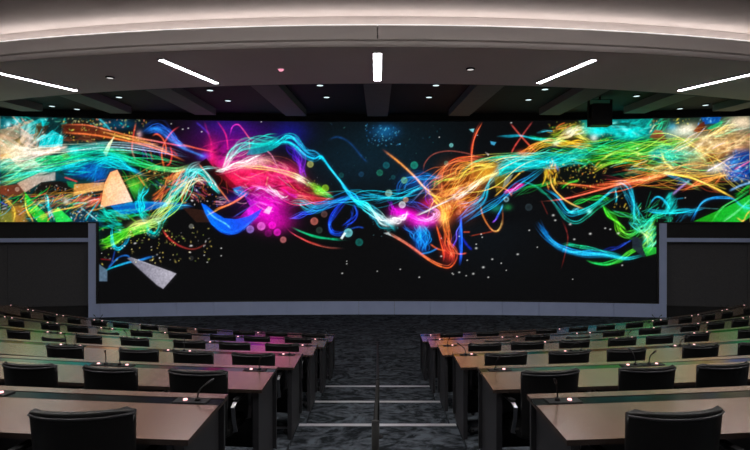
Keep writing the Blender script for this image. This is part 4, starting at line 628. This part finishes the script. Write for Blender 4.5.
# ------------------------------------------------------------------ handrail in the aisle
t = empty('handrail', (0,0,0)); tag(t,'black metal handrail running down the middle of the aisle steps','handrail')
def tread_z(y):
    for k in range(1,6):
        if y > nose_y(k+1) if k < 5 else False: pass
    z = 0.0
    for k in range(5,0,-1):
        if y < nose_y(k): z = PLAT[k]-.05
    return z
posts = [(9.45,.90,.017),(5.75,.0,.021),(2.98,.0,.021)]
ptz = []
for i,(y,_,r) in enumerate(posts):
    py_ = (342.0,379.0,421.0)[i]; ztop = CZ-(py_-PY)/F*y; zb = tread_z(y)
    mb = MB(); mb.cyl(-.012*(i==2),y,zb+.012,ztop,r,12); mb.build('post',M['blackmetal'],t,True)
    mb = MB(); mb.cyl(-.012*(i==2),y,zb+.001,zb+.012,.06,16); mb.build('base_plate',M['blackmetal'],t)
    ptz.append((-.012*(i==2),y,ztop))
mb = MB(); mb.tube([(p[0],p[1],p[2]-.02) for p in ptz],.014,8); mb.build('rail',M['blackmetal'],t,True)

# ------------------------------------------------------------------ desks
NTH = ['first','second','third','fourth','fifth','sixth','seventh','eighth','ninth','tenth','eleventh','twelfth','thirteenth','fourteenth','fifteenth','sixteenth']
ORD = {6:'front',5:'second',4:'third',3:'fourth',2:'fifth',1:'sixth'}
SIDE = {-1:'left of the handrail',1:'right of the handrail'}
def unit_angles(side,k):
    r = RF[k]; a = ang_at_x(r,AH); out = []; n = 0
    while True:
        out.append(a); p = arc_pt(side,r,a); 
        if abs(p[0])/p[1]*F > 372+F*(1.6/p[1]) or abs(p[0]) > 9.4: break
        a += UNIT/r
    return out
RS0, RS1 = .075, .19                                # black strip, from the far edge
DESKS = {}
def desk(side,k):
    r0 = RF[k]; zt = PLAT[k]+DESKH; ua = unit_angles(side,k); DESKS[(side,k)] = ua
    t = empty('curved_desk', (*arc_pt(side,r0+.3,ua[0])[:2],PLAT[k]))
    tag(t,'long curved walnut-topped desk %s, %s row from the screen' % (SIDE[side],ORD[k]),'desk','curved desk rows')
    ox,oy,oz = t.location
    def sec(rzs, tpar, a0, a1, first):
        pts = []
        for r,z in rzs:
            s0 = ang_at_x(r,AH) if first else a0
            p = arc_pt(side,r,s0+(a1-s0)*tpar); pts.append((p[0]-ox,p[1]-oy,z-oz))
        return pts
    def swept(rzs,a0,a1,first,name,m,parent,n=6,bevel=0):
        mb = MB(); mb.sweep(None,[sec(rzs,i/n,a0,a1,first) for i in range(n+1)]); return mb.build(name,m,parent,bevel=bevel)
    th = .026; g = .0012/r0
    for i in range(len(ua)-1):
        a0,a1 = ua[i]+(g if i else 0),ua[i+1]-g; f = i == 0
        prof = [(r0,zt-th),(r0,zt),(r0+RS0,zt),(r0+RS0,zt-.014),(r0+RS1,zt-.014),(r0+RS1,zt),(r0+DESKD,zt),(r0+DESKD,zt-th)]
        wt = swept(prof,a0,a1,f,'worktop_panel',M['wood'],t)
        wt.data.materials.append(M['edge'])
        for pl in wt.data.polygons:
            if pl.normal.z < .5: pl.material_index = 1
        swept([(r0+RS0+.001,zt-.0135),(r0+RS0+.001,zt-.003),(r0+RS1-.001,zt-.003),(r0+RS1-.001,zt-.0135)],a0+.03/r0*f,a1,f,'cable_strip',M['strip'],wt)
        swept([(r0+.06,PLAT[k]+.08),(r0+.06,zt-th-.001),(r0+.085,zt-th-.001),(r0+.085,PLAT[k]+.08)],a0,a1,f,'modesty_panel',M['panel'],t)
        # support leg panel at each joint, full end panel at the aisle
        def slab(aang,th_,rin,rout,name,z0=PLAT[k]+.001):
            mb = MB(); st = []
            for dl in (0,th_):
                pts = []
                for r,z in ((rin,z0),(rin,zt-th-.001),(rout,zt-th-.001),(rout,z0)):
                    an = (ang_at_x(r,AH+.03)+dl/r) if aang is None else aang+dl/r
                    p = arc_pt(side,r,an); pts.append((p[0]-ox,p[1]-oy,z-oz))
                st.append(pts)
            mb.sweep(None,st); return mb.build(name,M['panel'],t)
        if f: slab(None,.045,r0+.03,r0+DESKD-.03,'end_panel')
        slab(a1-.02/r0,.035,r0+.09,r0+.25,'support_panel')
    return t
for k in range(6,0,-1):
    for side in (-1,1): desk(side,k)

# ------------------------------------------------------------------ gooseneck microphones in the desk strips
def make_mic(var):
    rnd = random.Random(var*31+5); t = empty('gooseneck_microphone')
    mb = MB(); mb.box(-.093,.093,-.040,.040,0,.007); mb.build('base_plate',M['plastic'],t,bevel=.002)
    mb = MB(); mb.cyl(-.035,0,.007,.022,.018,14,.012); mb.build('socket',M['plastic'],t,True)
    lean = rnd.uniform(-.9,.9); L = rnd.uniform(.07,.13); fw = rnd.uniform(-.35,.25); pts = []; rs = []
    for i in range(9):
        u = i/8; bnd = u*u; pts.append((-.035+lean*.11*bnd*L/.2, fw*.16*bnd, .02+L*(u-.28*bnd))); rs.append(.0042)
    mb = MB(); mb.tube(pts,rs,7); mb.build('gooseneck',M['blackmetal'],t,True)
    d = (Vector(pts[-1])-Vector(pts[-2])).normalized(); p = Vector(pts[-1]); mb = MB()
    mb.tube([p,p+d*.006,p+d*.03,p+d*.045,p+d*.05],[.005,.007,.008,.007,.003],9); mb.build('capsule',M['plastic'],t,True)
    mb = MB(); mb.cyl(.035,0,.007,.014,.013,14,.011); mb.build('button_light',M['button'],t)
    return t
mics = [make_mic(i) for i in range(6)]
mic_used = set(); mi = 0
for (side,k),ua in DESKS.items():
    r = RF[k]+(RS0+RS1)/2; z = PLAT[k]+DESKH-.0025; cnt = 0
    spots = [(ang_at_x(r,AH)+.17/r,1)]
    for a in ua[1:]: spots += [(a-.10/r,-1),(a+.10/r,1)]
    for a,dirn in spots:
        p = arc_pt(side,r,a,z); px = PX+F*p[0]/p[1]
        if a > ua[-1] or not -8 < px < 758: continue
        v = (mi*5+k*2+cnt) % 6; mi += 1; cnt += 1
        o = mics[v] if v not in mic_used else copy_tree(mics[v]); mic_used.add(v)
        # plate lies along the strip, light towards the seat
        o.location = p; o.rotation_euler = (0,0,(a if side > 0 else -a)+(0 if side*dirn > 0 else math.pi))
        tag(o,'gooseneck microphone %s, %s from aisle, %s desk row from screen' % (SIDE[side],NTH[cnt-1],ORD[k]),'microphone','microphones on the %s desk row %s' % (ORD[k],SIDE[side]))
for v in range(6):
    if v not in mic_used: hide_tree_remove(mics[v])

# ------------------------------------------------------------------ chairs
def make_chair(low=0.0):
    t = empty('conference_chair'); dz = -low
    # backrest: curved slab, wings forward
    def back_section(v):                            # v 0 bottom .. 1 top
        z = .44+v*.49+dz; y0 = -.215-.045*v; hw = .205+.022*v; n = 12; out = []
        for i in range(n+1):
            x = -hw+2*hw*i/n; e = abs(x/hw); out.append((x, y0+.062*e**2.2, z-.012*(e**8)*(v>.99)))
        for i in range(n,-1,-1):
            x = -hw+2*hw*i/n; e = abs(x/hw); out.append((x*.985, y0-.036+.062*e**2.2+.012*e**6, z-.012*(e**8)*(v>.99)))
        return out
    mb = MB(); mb.sweep(None,[back_section(v) for v in (0,.04,.3,.6,.85,.965,1.0)]); bk = mb.build('backrest',M['leather'],t,bevel=.008,smooth=True)
    mb = MB(); mb.tube([(-.222+.444*i/12, -.257-.038+.062*(abs(-1+i/6))**2.2+.012*abs(-1+i/6)**6, .905+dz) for i in range(13)],.006,6); mb.build('top_piping',M['piping'],bk,True)
    for vz in (.60,.74): 
        mb = MB(); v = (vz-.44)/.49; y0 = -.215-.045*v; hw = .203+.022*v
        mb.tube([(-hw*.98+2*hw*.98*i/10, y0+.0+.062*(abs(-1+i/5))**2.2, vz+dz) for i in range(11)],.005,5); mb.build('stitch_roll',M['piping'],bk,True)
    mb = MB(); n = 20; 
    ol = [(.225*math.copysign(abs(math.cos(2*math.pi*i/n))**.45,math.cos(2*math.pi*i/n)),.01+.225*math.copysign(abs(math.sin(2*math.pi*i/n))**.45,math.sin(2*math.pi*i/n))) for i in range(n)]
    mb.prism(ol,.42+dz,.485+dz); mb.build('seat',M['leather'],t,bevel=.015,smooth=True)
    mb = MB(); mb.box(-.13,.13,-.12,.12,.385+dz,.42+dz); mb.build('seat_plate',M['blackmetal'],t)
    for sx in (-1,1):
        x = sx*.244; mb = MB()
        lp = [(x*.75,.16,.43+dz),(x,.17,.45+dz),(x,.19,.54+dz),(x,.17,.655+dz),(x,.13,.675+dz),(x,0,.672+dz),(x,-.12,.668+dz),(x,-.165,.645+dz),(x,-.15,.55+dz),(x,-.11,.45+dz),(x*.75,-.10,.43+dz)]
        # flat chrome bar, swept as a thin rectangle
        st = []
        for i,p in enumerate(lp):
            p = Vector(p); q = Vector(lp[min(i+1,len(lp)-1)])-Vector(lp[max(i-1,0)]); q.normalize()
            nx = Vector((1,0,0)); 
            nn = q.cross(nx); nn = nn.normalized() if nn.length>1e-3 else Vector((0,0,1))
            wx = nx if abs(q.x)<.8 else Vector((0,1,0))
            st.append([p+wx*.014+nn*.005,p-wx*.014+nn*.005,p-wx*.014-nn*.005,p+wx*.014-nn*.005])
        mb.sweep(None,st); ar = mb.build('armrest',M['chrome'],t)
        mb = MB(); mb.box(x-.02,x+.02,-.125,.135,.677+dz,.690+dz); mb.build('arm_pad',M['plastic'],ar,bevel=.004)
    mb = MB(); mb.cyl(0,0,.09,.385+dz,.025,12); mb.cyl(0,0,.09,.24,.034,12); mb.build('column',M['chrome'],t,True)
    mb = MB(); mb.cyl(0,0,.07,.105,.045,14)
    for i in range(5):
        a = 2*math.pi*i/5+.3; c,s = math.cos(a),math.sin(a); 
        for (u0,u1,z0,z1,hw0,hw1) in ((.03,.29,.098,.075,.022,.014),):
            p = [(u0*c-hw0*s,u0*s+hw0*c),(u0*c+hw0*s,u0*s-hw0*c),(u1*c+hw1*s,u1*s-hw1*c),(u1*c-hw1*s,u1*s+hw1*c)]
            mb.add([(*p[0],.072),(*p[1],.072),(*p[2],.058),(*p[3],.058),(*p[0],z0),(*p[1],z0),(*p[2],z1),(*p[3],z1)],[(3,2,1,0),(4,5,6,7),(0,1,5,4),(1,2,6,5),(2,3,7,6),(3,0,4,7)])
    mb.build('star_base',M['chrome'],t)
    for i in range(5):
        a = 2*math.pi*i/5+.3; mb = MB(); c,s = math.cos(a),math.sin(a); X0,Y0 = .275*c,.275*s
        mb.tube([(X0-.02*s,Y0+.02*c,.029),(X0+.02*s,Y0-.02*c,.029)],.028,12); mb.build('caster',M['plastic'],t,True)
    return t
CH = {(-1,6):[313,276,242.5,206.5,175.5,148,119.5,97,72.5,48,24],(-1,5):[298,256,221,179,140,-106,75,48,14],(-1,4):[280,234,187,133,87,-52,16],(-1,3):[251,192,136,61.5],(-1,2):[196,108,25],(-1,1):[69,-1062],
      (1,6):[452,489,548,579.5,607.5,636.5,662,687,710.5,729,750],(1,5):[-498,538.5,-580,615,652.5,692.5,718,743],(1,4):[486,530,576,624,662,699,753],(1,3):[507,571,629,704,757],(1,2):[551,651,727],(1,1):[680,815]}
YAW = {(-1,1,0):.16,(1,1,0):.02,(-1,2,2):.02,(-1,2,1):-.06}
proto = make_chair(); proto_low = make_chair(.07); used = {False:False,True:False}
for (side,k),lst in CH.items():
    for j,px in enumerate(lst):
        low = px < 0 and px > -1000
        if px < -1000: px = px+1000
        elif low: px = -px
        rb = RF[k]+DESKD+.17; a = ang_of_px(side,px,rb); ro = rb-.25
        src = proto_low if low else proto
        o = src if not used[low] else copy_tree(src); used[low] = True
        p = arc_pt(side,ro,a,PLAT[k]); yaw = YAW.get((side,k,j), random.uniform(-.07,.07))
        o.location = p; o.rotation_euler = (0,0,(a if side > 0 else -a)+yaw)
        tag(o,'black leather chair %s, %s from the aisle, %s row from the screen' % (SIDE[side],NTH[j],ORD[k]),'chair','black leather conference chairs')
